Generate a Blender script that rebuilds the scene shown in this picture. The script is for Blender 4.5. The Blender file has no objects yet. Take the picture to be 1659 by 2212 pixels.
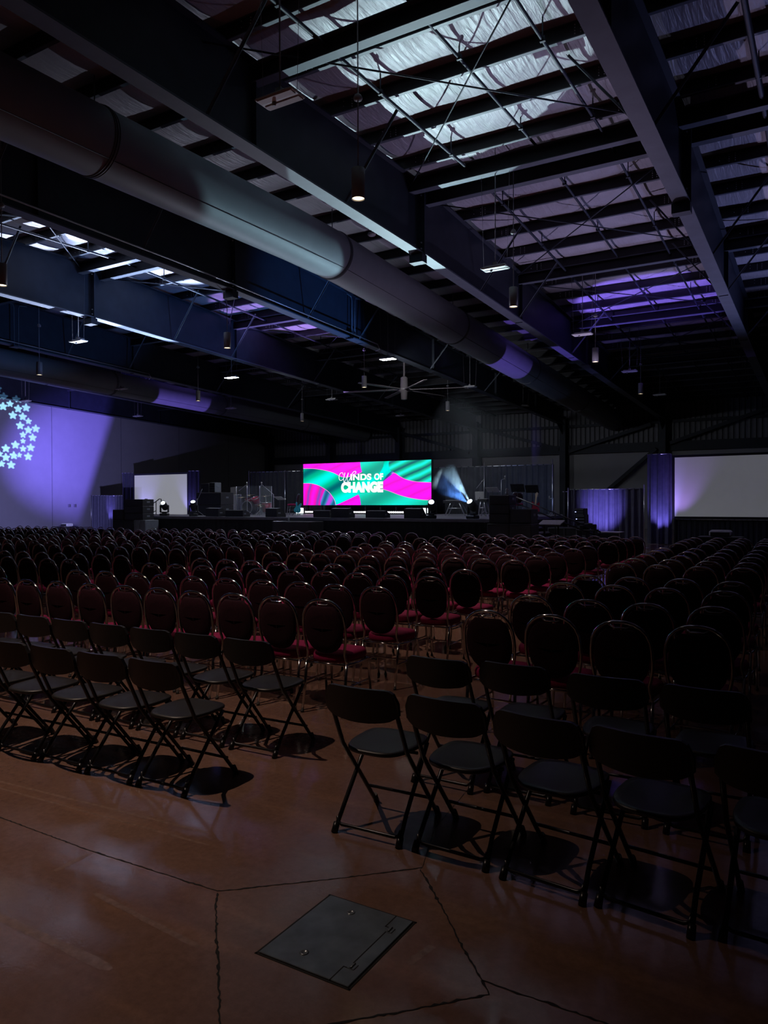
import bpy, math, random
from mathutils import Vector, Matrix, Quaternion

random.seed(7)
sc = bpy.context.scene
C = sc.collection
PI = math.pi

# ------------------------------------------------------------------ camera, world, exposure
FPX = 1623.7
EYE = Vector((0, 0, 1.7))
RT = Vector((0.85898808, 0.51198498, -0.00329496))
UP = Vector((-0.00388844, 0.01295894, 0.99990847))
FW = Vector((-0.51198082, 0.85889664, -0.0131224))
cam_data = bpy.data.cameras.new('camera')
cam = bpy.data.objects.new('camera', cam_data)
C.objects.link(cam)
sc.camera = cam
cam_data.sensor_fit = 'VERTICAL'
cam_data.sensor_height = 24.0
cam_data.lens = 24.0 * FPX / 2212.0
cam_data.clip_start = 0.05
cam_data.clip_end = 200
m3 = Matrix((RT, UP, -FW)).transposed()
cam.matrix_world = Matrix.Translation(EYE) @ m3.to_4x4()

sc.view_settings.view_transform = 'Standard'
sc.view_settings.look = 'None'
sc.view_settings.gamma = 1.0
sc.view_settings.use_curve_mapping = False
sc.view_settings.exposure = 0.0
w = bpy.data.worlds.new('world')
sc.world = w
w.use_nodes = True
w.node_tree.nodes['Background'].inputs[0].default_value = (0.45, 0.45, 0.7, 1)
w.node_tree.nodes['Background'].inputs[1].default_value = 0.002
cy = sc.cycles
cy.max_bounces = 6
cy.diffuse_bounces = 2
cy.glossy_bounces = 3
cy.transmission_bounces = 4
cy.transparent_max_bounces = 8
cy.volume_bounces = 0
cy.caustics_reflective = False
cy.caustics_refractive = False
cy.sample_clamp_indirect = 2.0


def at(u, v, Y):
    """point of the vertical plane y = Y that the photo shows at (u, v)"""
    d = FW + RT * ((u - 829.5) / FPX) - UP * ((v - 1106) / FPX)
    return EYE + d * (Y / d.y)


def onz(u, v, z):
    d = FW + RT * ((u - 829.5) / FPX) - UP * ((v - 1106) / FPX)
    return EYE + d * ((z - EYE.z) / d.z)


def seen(p):
    d = Vector(p) - EYE
    q = d.dot(FW)
    if q <= 0.1:
        return (-9999, -9999, q)
    return (829.5 + FPX * d.dot(RT) / q, 1106 - FPX * d.dot(UP) / q, q)


# ------------------------------------------------------------------ lights
def spot(name, loc, target, power, color, half_deg, blend=0.15, radius=0.03):
    ld = bpy.data.lights.new(name, 'SPOT')
    ld.energy = power
    ld.color = color
    ld.spot_size = math.radians(half_deg * 2)
    ld.spot_blend = blend
    ld.shadow_soft_size = radius
    o = bpy.data.objects.new(name, ld)
    C.objects.link(o)
    o.location = loc
    o.rotation_mode = 'QUATERNION'
    o.rotation_quaternion = (Vector(target) - Vector(loc)).to_track_quat('-Z', 'Y')
    return o


WARM = (1.0, 0.74, 0.60)
ICE = (0.62, 0.88, 1.0)
VIOLET = (0.27, 0.17, 1.0)
BLUEV = (0.30, 0.24, 1.0)
DECK = 1.15
YS = 21.9

# moving heads on the stage lip: (pixel column, depth, aim point, power, colour, half angle)
HEADS = [
    (355, 22.5, (-18.9, 12.6, 9.5), 26000, (0.62, 0.72, 1.0), 12.5, 0.3),
    (418, 22.5, (-18.7, 17.2, 9.5), 18000, (0.50, 0.64, 1.0), 15.0, 0.4),
    (932, 22.4, (-6.6, 12.3, 9.7), 6800, (0.66, 0.92, 1.0), 13.0, 0.06),
    (1021, 22.3, (-11.3, 14.6, 8.1), 2700, (0.50, 0.80, 0.98), 10.0, 0.25),
]
head_pos = []
for i, (u, Y, aim, pw, col, ha, bl) in enumerate(HEADS):
    p = at(u, 1085, Y)
    base = Vector((p.x, Y, DECK))
    lens = base + Vector((0, 0, 0.42))
    d = (Vector(aim) - lens).normalized()
    head_pos.append((base, lens, d))
    spot('moving_head_lamp', lens + d * 0.26, aim, pw, col, ha, bl, 0.02)

# violet floor uplights by the drapes and behind the stage, plus added blue spots
spot('uplight_lamp', (-7.25, 26.3, 0.15), (-7.3, 28.05, 1.4), 620, BLUEV, 24, 0.9, 0.05)
spot('moving_head_lamp', head_pos[3][1] + Vector((-0.12, -0.2, 0.12)), (-13.8, 21.2, 4.8), 2600, (0.12, 0.34, 1.0), 26, 0.4, 0.02)  # extra blue spot added at the right-hand head to colour the smoke
spot('uplight_lamp', (-7.3, 26.4, 0.4), (-5.7, 28.1, 9.0), 5200, VIOLET, 17, 0.25, 0.03)
spot('uplight_lamp', (-9.6, 27.0, 1.6), (-8.8, 28.4, 8.3), 1500, VIOLET, 13, 0.3, 0.03)
spot('uplight_lamp', (-5.75, 30.3, 0.15), (-5.75, 30.95, 1.3), 330, BLUEV, 26, 0.9, 0.05)
spot('uplight_lamp', (-5.35, 30.1, 0.5), (-4.95, 30.95, 2.4), 110, (0.42, 0.22, 1.0), 26, 1.0, 0.05)
spot('uplight_lamp', (-33.95, 27.1, 0.25), (-33.9, 27.7, 1.4), 220, BLUEV, 20, 0.9, 0.05)
spot('uplight_lamp', (-35.0, 30.4, 0.8), (-34.8, 31.0, 2.4), 90, BLUEV, 34, 0.9, 0.05)
spot('uplight_lamp', (-31.2, 30.4, 0.8), (-31.3, 31.0, 2.4), 90, BLUEV, 34, 0.9, 0.05)
spot('uplight_lamp', (-26.6, 25.6, 1.25), (-26.6, 26.5, 2.0), 60, BLUEV, 40, 0.8, 0.05)
spot('uplight_lamp', (-11.2, 28.6, 1.25), (-11.0, 31.5, 3.2), 80, (0.3, 0.45, 1.0), 60, 1.0, 0.1)  # blue spot added to brighten the backdrop and smoke
# unseen washes that tint the side wall, the far ducts and the roof
WASH = Vector((-30.0, 16.0, 2.2))
spot('unseen_wash', WASH, (-39.7, 31.6, 5.0), 29000, (0.21, 0.15, 1.0), 17, 1.0, 0.006)
spot('unseen_wash', (-28.0, 20.5, 1.0), (-39.7, 25.0, 4.5), 2500, (0.34, 0.33, 0.85), 42, 0.7, 0.05)  # added bluish fill for the left part of the wall
spot('unseen_wash', (-27.4, 28.0, 1.3), (-30.1, 29.0, 7.3), 1300, VIOLET, 17, 0.12, 0.03)
spot('unseen_wash', (-9.5, 28.0, 1.6), (-11.6, 29.6, 7.6), 900, VIOLET, 14, 0.12, 0.03)
spot('unseen_wash', (-18.0, 26.6, 1.5), (-18.1, 24.0, 9.3), 5200, (0.46, 0.30, 1.0), 21, 0.15, 0.03)
spot('unseen_wash', (-6.4, 23.2, 0.5), (-4.6, 20.0, 9.4), 1100, (0.60, 0.50, 0.85), 50, 0.7, 0.05)  # added soft fill for the roof past the ridge
spot('unseen_wash', (1.5, 27.0, 1.2), (0.0, 22.5, 9.4), 1200, (0.36, 0.40, 0.95), 48, 0.8, 0.05)  # added source, brightens the roof right of the last girder
spot('unseen_wash', (-17.5, 21.6, 1.4), (-13.0, 8.0, 9.0), 1000, (0.55, 0.58, 0.75), 60, 0.7, 0.08)  # added general fill for the near roof


# ------------------------------------------------------------------ mesh builder
class MB:
    def __init__(self):
        self.v = []
        self.f = []
        self.m = []
        self.s = []

    def add(self, vs, fs, mat=0, smooth=False):
        n = len(self.v)
        self.v += [tuple(p) for p in vs]
        for f in fs:
            self.f.append(tuple(n + i for i in f))
            self.m.append(mat)
            self.s.append(smooth)
        return self

    def box(self, c, s, rot=None, mat=0):
        c = Vector(c)
        hx, hy, hz = s[0] / 2, s[1] / 2, s[2] / 2
        vs = [Vector((x, y, z)) for x in (-hx, hx) for y in (-hy, hy) for z in (-hz, hz)]
        if rot is not None:
            vs = [rot @ p for p in vs]
        vs = [c + p for p in vs]
        return self.add(vs, [(0, 1, 3, 2), (4, 6, 7, 5), (0, 4, 5, 1), (2, 3, 7, 6), (0, 2, 6, 4), (1, 5, 7, 3)], mat)

    def bbox(self, c, s, b=0.01, rot=None, mat=0):
        """box with chamfered edges"""
        hx, hy, hz = s[0] / 2, s[1] / 2, s[2] / 2
        b = min(b, hx * .9, hy * .9, hz * .9)
        out = []
        for z, i in ((-hz, b), (-hz + b, 0), (hz - b, 0), (hz, b)):
            x, y = hx - i, hy - i
            k = b
            out.append([(-x, -y + k, z), (-x + k, -y, z), (x - k, -y, z), (x, -y + k, z),
                        (x, y - k, z), (x - k, y, z), (-x + k, y, z), (-x, y - k, z)])
        return self.loft(out, mat, True, True, False, c, rot)

    def loft(self, rings, mat=0, cap0=True, cap1=True, smooth=True, c=None, rot=None, closed=True):
        n = len(rings[0])
        vs = []
        for r in rings:
            for p in r:
                p = Vector(p)
                if rot is not None:
                    p = rot @ p
                if c is not None:
                    p = p + Vector(c)
                vs.append(p)
        fs = []
        for i in range(len(rings) - 1):
            for j in range(n if closed else n - 1):
                k = (j + 1) % n
                fs.append((i * n + j, i * n + k, (i + 1) * n + k, (i + 1) * n + j))
        self.add(vs, fs, mat, smooth)
        base = len(self.v) - len(vs)
        if cap0:
            self.f.append(tuple(base + j for j in reversed(range(n))))
            self.m.append(mat)
            self.s.append(False)
        if cap1:
            self.f.append(tuple(base + (len(rings) - 1) * n + j for j in range(n)))
            self.m.append(mat)
            self.s.append(False)
        return self

    def tube(self, pts, r, n=8, closed=False, mat=0):
        pts = [Vector(p) for p in pts]
        N = len(pts)
        rs = r if isinstance(r, (list, tuple)) else [r] * N
        rings = []
        prev = None
        for i, p in enumerate(pts):
            if closed:
                t = (pts[(i + 1) % N] - pts[i - 1])
            else:
                t = pts[min(i + 1, N - 1)] - pts[max(i - 1, 0)]
            t.normalize()
            if prev is None:
                a = Vector((0, 0, 1)) if abs(t.z) < 0.9 else Vector((1, 0, 0))
                x = t.cross(a).normalized()
            else:
                x = (prev - t * prev.dot(t))
                if x.length < 1e-6:
                    x = t.cross(Vector((0, 0, 1)))
                x.normalize()
            prev = x
            y = t.cross(x)
            rings.append([p + (x * math.cos(2 * PI * k / n) + y * math.sin(2 * PI * k / n)) * rs[i] for k in range(n)])
        if closed:
            rings.append(rings[0])
            return self.loft(rings, mat, False, False)
        return self.loft(rings, mat)

    def cyl(self, p0, p1, r0, r1=None, n=16, mat=0):
        return self.tube([p0, p1], [r0, r0 if r1 is None else r1], n, mat=mat)

    def lathe(self, prof, n=20, c=(0, 0, 0), rot=None, mat=0, cap=True):
        rings = [[(r * math.cos(2 * PI * k / n), r * math.sin(2 * PI * k / n), z) for k in range(n)] for r, z in prof]
        return self.loft(rings, mat, cap, cap, True, c, rot)

    def prism(self, poly, axis, a0, a1, mat=0):
        """poly in the two other axes, extruded along axis (0,1,2) from a0 to a1"""
        def mk(p, a):
            q = list(p)
            q.insert(axis, a)
            return tuple(q)
        n = len(poly)
        vs = [mk(p, a0) for p in poly] + [mk(p, a1) for p in poly]
        fs = [tuple(range(n - 1, -1, -1)), tuple(range(n, 2 * n))]
        fs += [(i, (i + 1) % n, n + (i + 1) % n, n + i) for i in range(n)]
        return self.add(vs, fs, mat)

    def mesh(self, name, mats):
        me = bpy.data.meshes.new(name)
        me.from_pydata(self.v, [], self.f)
        if not isinstance(mats, (list, tuple)):
            mats = [mats]
        for q in mats:
            me.materials.append(q)
        me.polygons.foreach_set('material_index', self.m)
        me.polygons.foreach_set('use_smooth', self.s)
        me.update()
        return me

    def build(self, name, mats, parent=None, loc=None, rz=0):
        o = bpy.data.objects.new(name, self.mesh(name, mats))
        C.objects.link(o)
        if parent is not None:
            o.parent = parent
        if loc is not None:
            o.location = loc
        if rz:
            o.rotation_euler.z = rz
        return o


def tag(o, label=None, cat=None, group=None, kind=None):
    if label:
        o['label'] = label
    if cat:
        o['category'] = cat
    if group:
        o['group'] = group
    if kind:
        o['kind'] = kind
    return o


def thing(name, label, cat, loc=(0, 0, 0), rz=0, group=None):
    o = bpy.data.objects.new(name, None)
    C.objects.link(o)
    o.location = loc
    o.rotation_euler.z = rz
    o.empty_display_size = 0.1
    return tag(o, label, cat, group)


def dup(root, loc, rz, label, group=None):
    r = root.copy()
    C.objects.link(r)
    r.location = loc
    r.rotation_euler.z = rz
    r['label'] = label
    if group:
        r['group'] = group
    for ch in list(root.children):
        c = ch.copy()
        C.objects.link(c)
        c.parent = r
        for g in ch.children:
            d = g.copy()
            C.objects.link(d)
            d.parent = c
    return r


# ------------------------------------------------------------------ materials
def mat(name, col, rough=0.5, metal=0.0, noise=0.0, nscale=20.0, bump=0.0, bscale=60.0, emit=None, estr=0.0,
        spec=0.5, alpha=1.0, stretch=(1, 1, 1), coat=0.0, trans=0.0):
    m = bpy.data.materials.new(name)
    m.use_nodes = True
    nt = m.node_tree
    b = nt.nodes['Principled BSDF']
    b.inputs['Base Color'].default_value = (*col, 1)
    b.inputs['Roughness'].default_value = rough
    b.inputs['Metallic'].default_value = metal
    b.inputs['Specular IOR Level'].default_value = spec
    b.inputs['Coat Weight'].default_value = coat
    b.inputs['Transmission Weight'].default_value = trans
    b.inputs['Alpha'].default_value = alpha
    tc = nt.nodes.new('ShaderNodeTexCoord')
    mp = nt.nodes.new('ShaderNodeMapping')
    mp.inputs['Scale'].default_value = stretch
    nt.links.new(tc.outputs['Object'], mp.inputs['Vector'])
    if noise > 0:
        n = nt.nodes.new('ShaderNodeTexNoise')
        n.inputs['Scale'].default_value = nscale
        n.inputs['Detail'].default_value = 5
        nt.links.new(mp.outputs[0], n.inputs['Vector'])
        r = nt.nodes.new('ShaderNodeValToRGB')
        r.color_ramp.elements[0].position = 0.3
        r.color_ramp.elements[1].position = 0.7
        r.color_ramp.elements[0].color = (*[c * (1 - noise) for c in col], 1)
        r.color_ramp.elements[1].color = (*[min(1, c * (1 + noise)) for c in col], 1)
        nt.links.new(n.outputs['Fac'], r.inputs[0])
        nt.links.new(r.outputs[0], b.inputs['Base Color'])
    if bump > 0:
        n = nt.nodes.new('ShaderNodeTexNoise')
        n.inputs['Scale'].default_value = bscale
        n.inputs['Detail'].default_value = 4
        nt.links.new(mp.outputs[0], n.inputs['Vector'])
        bp = nt.nodes.new('ShaderNodeBump')
        bp.inputs['Strength'].default_value = bump
        bp.inputs['Distance'].default_value = 0.02
        nt.links.new(n.outputs['Fac'], bp.inputs['Height'])
        nt.links.new(bp.outputs[0], b.inputs['Normal'])
    if emit:
        b.inputs['Emission Color'].default_value = (*emit, 1)
        b.inputs['Emission Strength'].default_value = estr
    return m


M = {}
M['steel'] = mat('painted_steel', (0.022, 0.028, 0.042), 0.55, noise=0.15, nscale=3, spec=0.4)
M['flange'] = mat('painted_flange', (0.10, 0.115, 0.14), 0.55, noise=0.12, nscale=3, spec=0.4)
M['purlin'] = mat('dark_primer', (0.02, 0.018, 0.022), 0.6, noise=0.2, nscale=4)
M['purlinlip'] = mat('purlin_lip', (0.10, 0.115, 0.14), 0.5, noise=0.15, nscale=4)
M['duct'] = mat('duct_grey', (0.26, 0.285, 0.30), 0.55, noise=0.05, nscale=2, bump=0.05, bscale=8)
M['seam'] = mat('duct_seam', (0.12, 0.13, 0.14), 0.5)
M['wallp'] = mat('white_wall_panel', (0.42, 0.42, 0.44), 0.7, noise=0.04, nscale=1.5, bump=0.02, bscale=20)
M['liner'] = mat('wall_liner', (0.22, 0.22, 0.24), 0.6, noise=0.08, nscale=3)
M['darkwall'] = mat('dark_wall', (0.03, 0.03, 0.035), 0.7, noise=0.1, nscale=3)
M['chrome'] = mat('chrome_tube', (0.60, 0.58, 0.58), 0.11, 1.0, noise=0.06, nscale=30)
M['glide'] = mat('rubber_glide', (0.02, 0.02, 0.02), 0.6, noise=0.2)
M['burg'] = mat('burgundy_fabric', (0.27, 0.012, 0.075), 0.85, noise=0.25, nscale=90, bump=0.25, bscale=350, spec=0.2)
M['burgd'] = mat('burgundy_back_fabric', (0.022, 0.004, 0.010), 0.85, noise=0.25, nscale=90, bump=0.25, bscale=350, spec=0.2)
M['plastic'] = mat('black_plastic', (0.016, 0.015, 0.015), 0.42, noise=0.15, nscale=25, bump=0.06, bscale=200)
M['blacktube'] = mat('black_tube', (0.012, 0.012, 0.014), 0.3, 0.3, noise=0.1)
M['black'] = mat('black_paint', (0.012, 0.012, 0.014), 0.5, noise=0.2, nscale=12)
M['box'] = mat('black_cabinet', (0.02, 0.02, 0.023), 0.6, noise=0.2, nscale=25, bump=0.1, bscale=150)
M['grille'] = mat('speaker_grille', (0.035, 0.036, 0.04), 0.5, 0.3, noise=0.3, nscale=120, bump=0.4, bscale=400)
M['greybox'] = mat('grey_cabinet', (0.16, 0.18, 0.2), 0.5, noise=0.1, nscale=10)
M['deck'] = mat('stage_deck', (0.16, 0.16, 0.18), 0.5, noise=0.15, nscale=6, bump=0.1, bscale=40)
M['skirt'] = mat('stage_skirt', (0.008, 0.008, 0.01), 0.9, noise=0.2, nscale=5, bump=0.2, bscale=40)
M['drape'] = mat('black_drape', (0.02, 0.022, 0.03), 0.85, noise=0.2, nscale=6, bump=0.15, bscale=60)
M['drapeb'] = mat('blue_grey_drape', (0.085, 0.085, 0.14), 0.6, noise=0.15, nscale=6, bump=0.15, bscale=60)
M['screen'] = mat('projection_screen', (0.75, 0.75, 0.76), 0.8, noise=0.02, nscale=2)
M['screen_l'] = mat('screen_projected_glow', (0.75, 0.75, 0.76), 0.8, noise=0.02, nscale=2, emit=(0.92, 0.95, 1.0), estr=0.24)  # projected light put in as the cloth's own glow
M['screen_r'] = mat('screen_faint_projected_glow', (0.75, 0.75, 0.76), 0.8, noise=0.02, nscale=2, emit=(0.92, 0.96, 1.0), estr=0.075)  # same cloth, weaker projected light put in as glow
M['alu'] = mat('aluminium', (0.62, 0.63, 0.65), 0.3, 0.9, noise=0.08, nscale=20)
M['white'] = mat('white_enamel', (0.6, 0.6, 0.6), 0.4, noise=0.05)
M['diffw'] = mat('pale_diffuser', (0.85, 0.85, 0.83), 0.5, noise=0.03)
M['fan'] = mat('dull_fan_metal', (0.11, 0.095, 0.095), 0.5, noise=0.05)
M['lampgrey'] = mat('lamp_grey', (0.30, 0.29, 0.30), 0.45, noise=0.05)
M['warmlamp'] = mat('warm_lamp_glass', (0.9, 0.8, 0.6), 0.4, emit=(1.0, 0.80, 0.50), estr=4.0)
M['litlens'] = mat('lit_lens', (0.9, 0.9, 0.9), 0.3, emit=(0.75, 0.93, 1.0), estr=7.0)
M['bluelens'] = mat('blue_lens', (0.9, 0.9, 0.9), 0.3, emit=(0.75, 0.92, 1.0), estr=2.5)
M['status'] = mat('status_light', (0.1, 0.1, 0.4), 0.3, emit=(0.35, 0.4, 1.0), estr=5.0)
M['litpanel'] = mat('lit_panel', (0.9, 0.9, 0.9), 0.3, emit=(0.92, 1.0, 0.98), estr=30.0)
M['blinder'] = mat('blinder_lamp', (0.9, 0.9, 0.9), 0.3, emit=(0.8, 0.95, 1.0), estr=5.0)
M['barlamp'] = mat('bar_lamp', (0.9, 0.9, 0.9), 0.3, emit=(1.0, 0.93, 0.98), estr=7.0)
M['brass'] = mat('cymbal_brass', (0.7, 0.6, 0.4), 0.25, 1.0, noise=0.1)
M['reddrum'] = mat('red_drum_shell', (0.30, 0.02, 0.05), 0.25, noise=0.1, coat=0.5)
M['drumhead'] = mat('drum_head', (0.5, 0.48, 0.46), 0.4, noise=0.05)
M['acryl'] = mat('acrylic_sheet', (0.75, 0.85, 0.9), 0.05, alpha=0.10, spec=0.8)
M['cream'] = mat('cream_wood', (0.62, 0.52, 0.36), 0.4, noise=0.15)
M['cyan'] = mat('cyan_lacquer', (0.05, 0.4, 0.5), 0.3, noise=0.1)
M['paper'] = mat('white_paper', (0.7, 0.7, 0.68), 0.8, noise=0.05)
M['clearb'] = mat('bottle_plastic', (0.7, 0.75, 0.78), 0.1, alpha=0.6)
M['hatch'] = mat('floor_plate_steel', (0.17, 0.19, 0.20), 0.3, 0.6, noise=0.25, nscale=9, bump=0.03, bscale=30)
M['bolt'] = mat('zinc_bolt', (0.75, 0.75, 0.75), 0.3, 0.6)
M['groove'] = mat('dark_gap', (0.004, 0.004, 0.004), 0.9)


def floor_material():
    m = bpy.data.materials.new('stained_concrete')
    m.use_nodes = True
    nt = m.node_tree
    L = nt.links.new
    b = nt.nodes['Principled BSDF']
    tc = nt.nodes.new('ShaderNodeTexCoord')

    def noise(scale, detail=5, rough=0.55, stretch=None):
        n = nt.nodes.new('ShaderNodeTexNoise')
        n.inputs['Scale'].default_value = scale
        n.inputs['Detail'].default_value = detail
        n.inputs['Roughness'].default_value = rough
        if stretch:
            mp = nt.nodes.new('ShaderNodeMapping')
            mp.inputs['Scale'].default_value = stretch
            L(tc.outputs['Object'], mp.inputs['Vector'])
            L(mp.outputs[0], n.inputs['Vector'])
        else:
            L(tc.outputs['Object'], n.inputs['Vector'])
        return n.outputs['Fac']

    def ramp(fac, stops):
        r = nt.nodes.new('ShaderNodeValToRGB')
        e = r.color_ramp.elements
        while len(e) < len(stops):
            e.new(0.5)
        for i, (p, c) in enumerate(stops):
            e[i].position = p
            e[i].color = (*c, 1) if len(c) == 3 else c
        L(fac, r.inputs[0])
        return r.outputs[0]

    def mix(a, bb, fac, mode='MIX'):
        x = nt.nodes.new('ShaderNodeMix')
        x.data_type = 'RGBA'
        x.blend_type = mode
        if hasattr(fac, 'is_linked') or hasattr(fac, 'links'):
            L(fac, x.inputs[0])
        else:
            x.inputs[0].default_value = fac
        L(a, x.inputs[6])
        L(bb, x.inputs[7])
        return x.outputs[2]
    base = ramp(noise(1.3, 6, 0.6), [(0.30, (0.150, 0.084, 0.062)), (0.55, (0.190, 0.108, 0.080)), (0.75, (0.215, 0.132, 0.098))])
    fine = ramp(noise(26, 6, 0.7), [(0.30, (0.78, 0.78, 0.78)), (0.65, (1.08, 1.08, 1.08))])
    streak = ramp(noise(2.2, 3, 0.5, (0.25, 2.6, 1)), [(0.55, (1, 1, 1)), (0.72, (1.28, 1.25, 1.15))])
    pits = ramp(noise(160, 2, 0.5), [(0.24, (0.35, 0.33, 0.33)), (0.30, (1, 1, 1))])
    c = mix(mix(mix(base, fine, 1.0, 'MULTIPLY'), streak, 1.0, 'MULTIPLY'), pits, 0.7, 'MULTIPLY')
    L(c, b.inputs['Base Color'])
    rr = ramp(noise(3.0, 5, 0.6), [(0.3, (0.07, 0.07, 0.07)), (0.7, (0.22, 0.22, 0.22))])
    L(rr, b.inputs['Roughness'])
    bp = nt.nodes.new('ShaderNodeBump')
    bp.inputs['Strength'].default_value = 0.12
    bp.inputs['Distance'].default_value = 0.02
    L(noise(1.7, 3, 0.5), bp.inputs['Height'])
    bp2 = nt.nodes.new('ShaderNodeBump')
    bp2.inputs['Strength'].default_value = 0.10
    bp2.inputs['Distance'].default_value = 0.003
    L(noise(60, 4, 0.6), bp2.inputs['Height'])
    L(bp.outputs[0], bp2.inputs['Normal'])
    L(bp2.outputs[0], b.inputs['Normal'])
    b.inputs['Specular IOR Level'].default_value = 0.9
    return m


def roof_material():
    m = mat('white_vinyl_insulation', (0.46, 0.44, 0.47), 0.42, noise=0.10, nscale=2.0)
    nt = m.node_tree
    b = nt.nodes['Principled BSDF']
    tc = nt.nodes.new('ShaderNodeTexCoord')
    mp = nt.nodes.new('ShaderNodeMapping')
    mp.inputs['Scale'].default_value = (9.0, 1.1, 1.0)
    nt.links.new(tc.outputs['Object'], mp.inputs['Vector'])
    n = nt.nodes.new('ShaderNodeTexNoise')
    n.inputs['Scale'].default_value = 1.3
    n.inputs['Detail'].default_value = 5
    n.inputs['Distortion'].default_value = 0.5
    nt.links.new(mp.outputs[0], n.inputs['Vector'])
    bp = nt.nodes.new('ShaderNodeBump')
    bp.inputs['Strength'].default_value = 0.75
    bp.inputs['Distance'].default_value = 0.05
    nt.links.new(n.outputs['Fac'], bp.inputs['Height'])
    nt.links.new(bp.outputs[0], b.inputs['Normal'])
    return m


M['floor'] = floor_material()
M['roof'] = roof_material()

# ------------------------------------------------------------------ the hall
XL, XR, YB, YF = -39.7, 9.5, 48.2, -9.0
RIDGE = 16.4
R0 = [-2.66 - 6.1 * k for k in range(0, 6)]            # rafter lines in view, right to left


def zroof(y):
    return 9.78 + 0.02 * (y - RIDGE) if y < RIDGE else 9.78 - 0.062 * (y - RIDGE)


def zbot(y):
    return 7.80 + 0.012 * (RIDGE - y) if y < RIDGE else 7.77 - 0.038 * (y - RIDGE)


b = MB()
b.box(((XL + XR) / 2, (YB + YF) / 2, -0.1), (XR - XL + 1, YB - YF + 1, 0.2))
tag(b.build('floor', M['floor']), kind='structure')

# roof insulation sagging between the purlins
pur = [RIDGE - 0.9 - 1.5 * k for k in range(0, 12)][::-1] + [RIDGE + 0.9 + 1.5 * k for k in range(0, 21)]
pur = [p for p in pur if p > 0]
b = MB()
ys = []
edges = [YF] + pur + [YB]
for a0, a1 in zip(edges[:-1], edges[1:]):
    for k in range(5):
        ys.append((a0 + (a1 - a0) * k / 5, math.sin(PI * k / 5)))
ys.append((YB, 0))
xs = [XL + (XR - XL) * i / 60 for i in range(61)]
vs = []
for y, s in ys:
    for i, x in enumerate(xs):
        vs.append((x, y, zroof(y) - 0.10 * s * (0.75 + 0.25 * math.sin(i * 2.3 + y))))
nx = len(xs)
fs = [(j * nx + i, (j + 1) * nx + i, (j + 1) * nx + i + 1, j * nx + i + 1) for j in range(len(ys) - 1) for i in range(nx - 1)]
b.add(vs, fs, 0, True)
b.box(((XL + XR) / 2, (YB + YF) / 2, 10.6), (XR - XL + 1, YB - YF + 1, 0.1))
tag(b.build('ceiling', M['roof']), 'white faced roof insulation sagging between dark steel purlins', kind='structure')

# side wall of white panels
b = MB()
b.box((XL - 0.15, (YB + YF) / 2, 5.2), (0.3, YB - YF, 10.4))
for y in [8 + 5.05 * k for k in range(8)]:
    b.box((XL + 0.004, y, 4.4), (0.012, 0.035, 8.8), mat=1)
b.box((XL + 0.05, (YB + YF) / 2, 0.12), (0.06, YB - YF, 0.24), mat=1)
b.box((XL + 0.05, 29.7, 1.55), (0.05, 0.12, 0.18), mat=1)
b.box((XL + 0.05, 29.3, 1.55), (0.05, 0.12, 0.18), mat=1)
tag(b.build('wall_left', [M['wallp'], M['liner']]), kind='structure')

# far wall: white band, dark girt, corrugated liner
b = MB()
b.box(((XL + XR) / 2, YB + 0.15, 2.4), (XR - XL, 0.3, 4.8))
for i in range(int((XR - XL) / 0.3)):
    x = XL + 0.15 + i * 0.3
    b.prism([(x - 0.13, YB + 0.1), (x - 0.08, YB - 0.03), (x + 0.08, YB - 0.03), (x + 0.13, YB + 0.1)], 2, 4.8, 10.4, mat=1)
b.box(((XL + XR) / 2, YB + 0.2, 7.6), (XR - XL, 0.2, 5.6), mat=1)
tag(b.build('wall_back', [M['wallp'], M['liner']]), kind='structure')
b = MB()
b.box((XR + 0.15, (YB + YF) / 2, 5.2), (0.3, YB - YF, 10.4))
tag(b.build('wall_right', M['darkwall']), kind='structure')
b = MB()
b.box(((XL + XR) / 2, YF - 0.15, 5.2), (XR - XL, 0.3, 10.4))
tag(b.build('wall_front', M['darkwall']), kind='structure')
for i, (z, h, dpt) in enumerate(((5.05, 0.55, 0.25), (6.55, 0.16, 0.2), (7.9, 0.16, 0.2))):
    b = MB()
    b.box(((XL + XR) / 2, YB - dpt / 2, z), (XR - XL, dpt, h))
    b.box(((XL + XR) / 2, YB - dpt, z - h / 2), (XR - XL, 0.1, 0.03))
    tag(b.build('trim_%d' % (i + 1), M['steel']), 'dark steel girt running along the far wall', kind='structure')


def ibeam_x(name, y, z0, z1, x0, x1, fw=0.16, mats=None):
    b = MB()
    b.box(((x0 + x1) / 2, y, (z0 + z1) / 2), (x1 - x0, 0.02, z1 - z0))
    b.box(((x0 + x1) / 2, y, z0), (x1 - x0, fw, 0.02), mat=1)
    b.box(((x0 + x1) / 2, y, z1), (x1 - x0, fw, 0.02), mat=1)
    return b.build(name, mats or [M['purlin'], M['purlinlip']])


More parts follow.
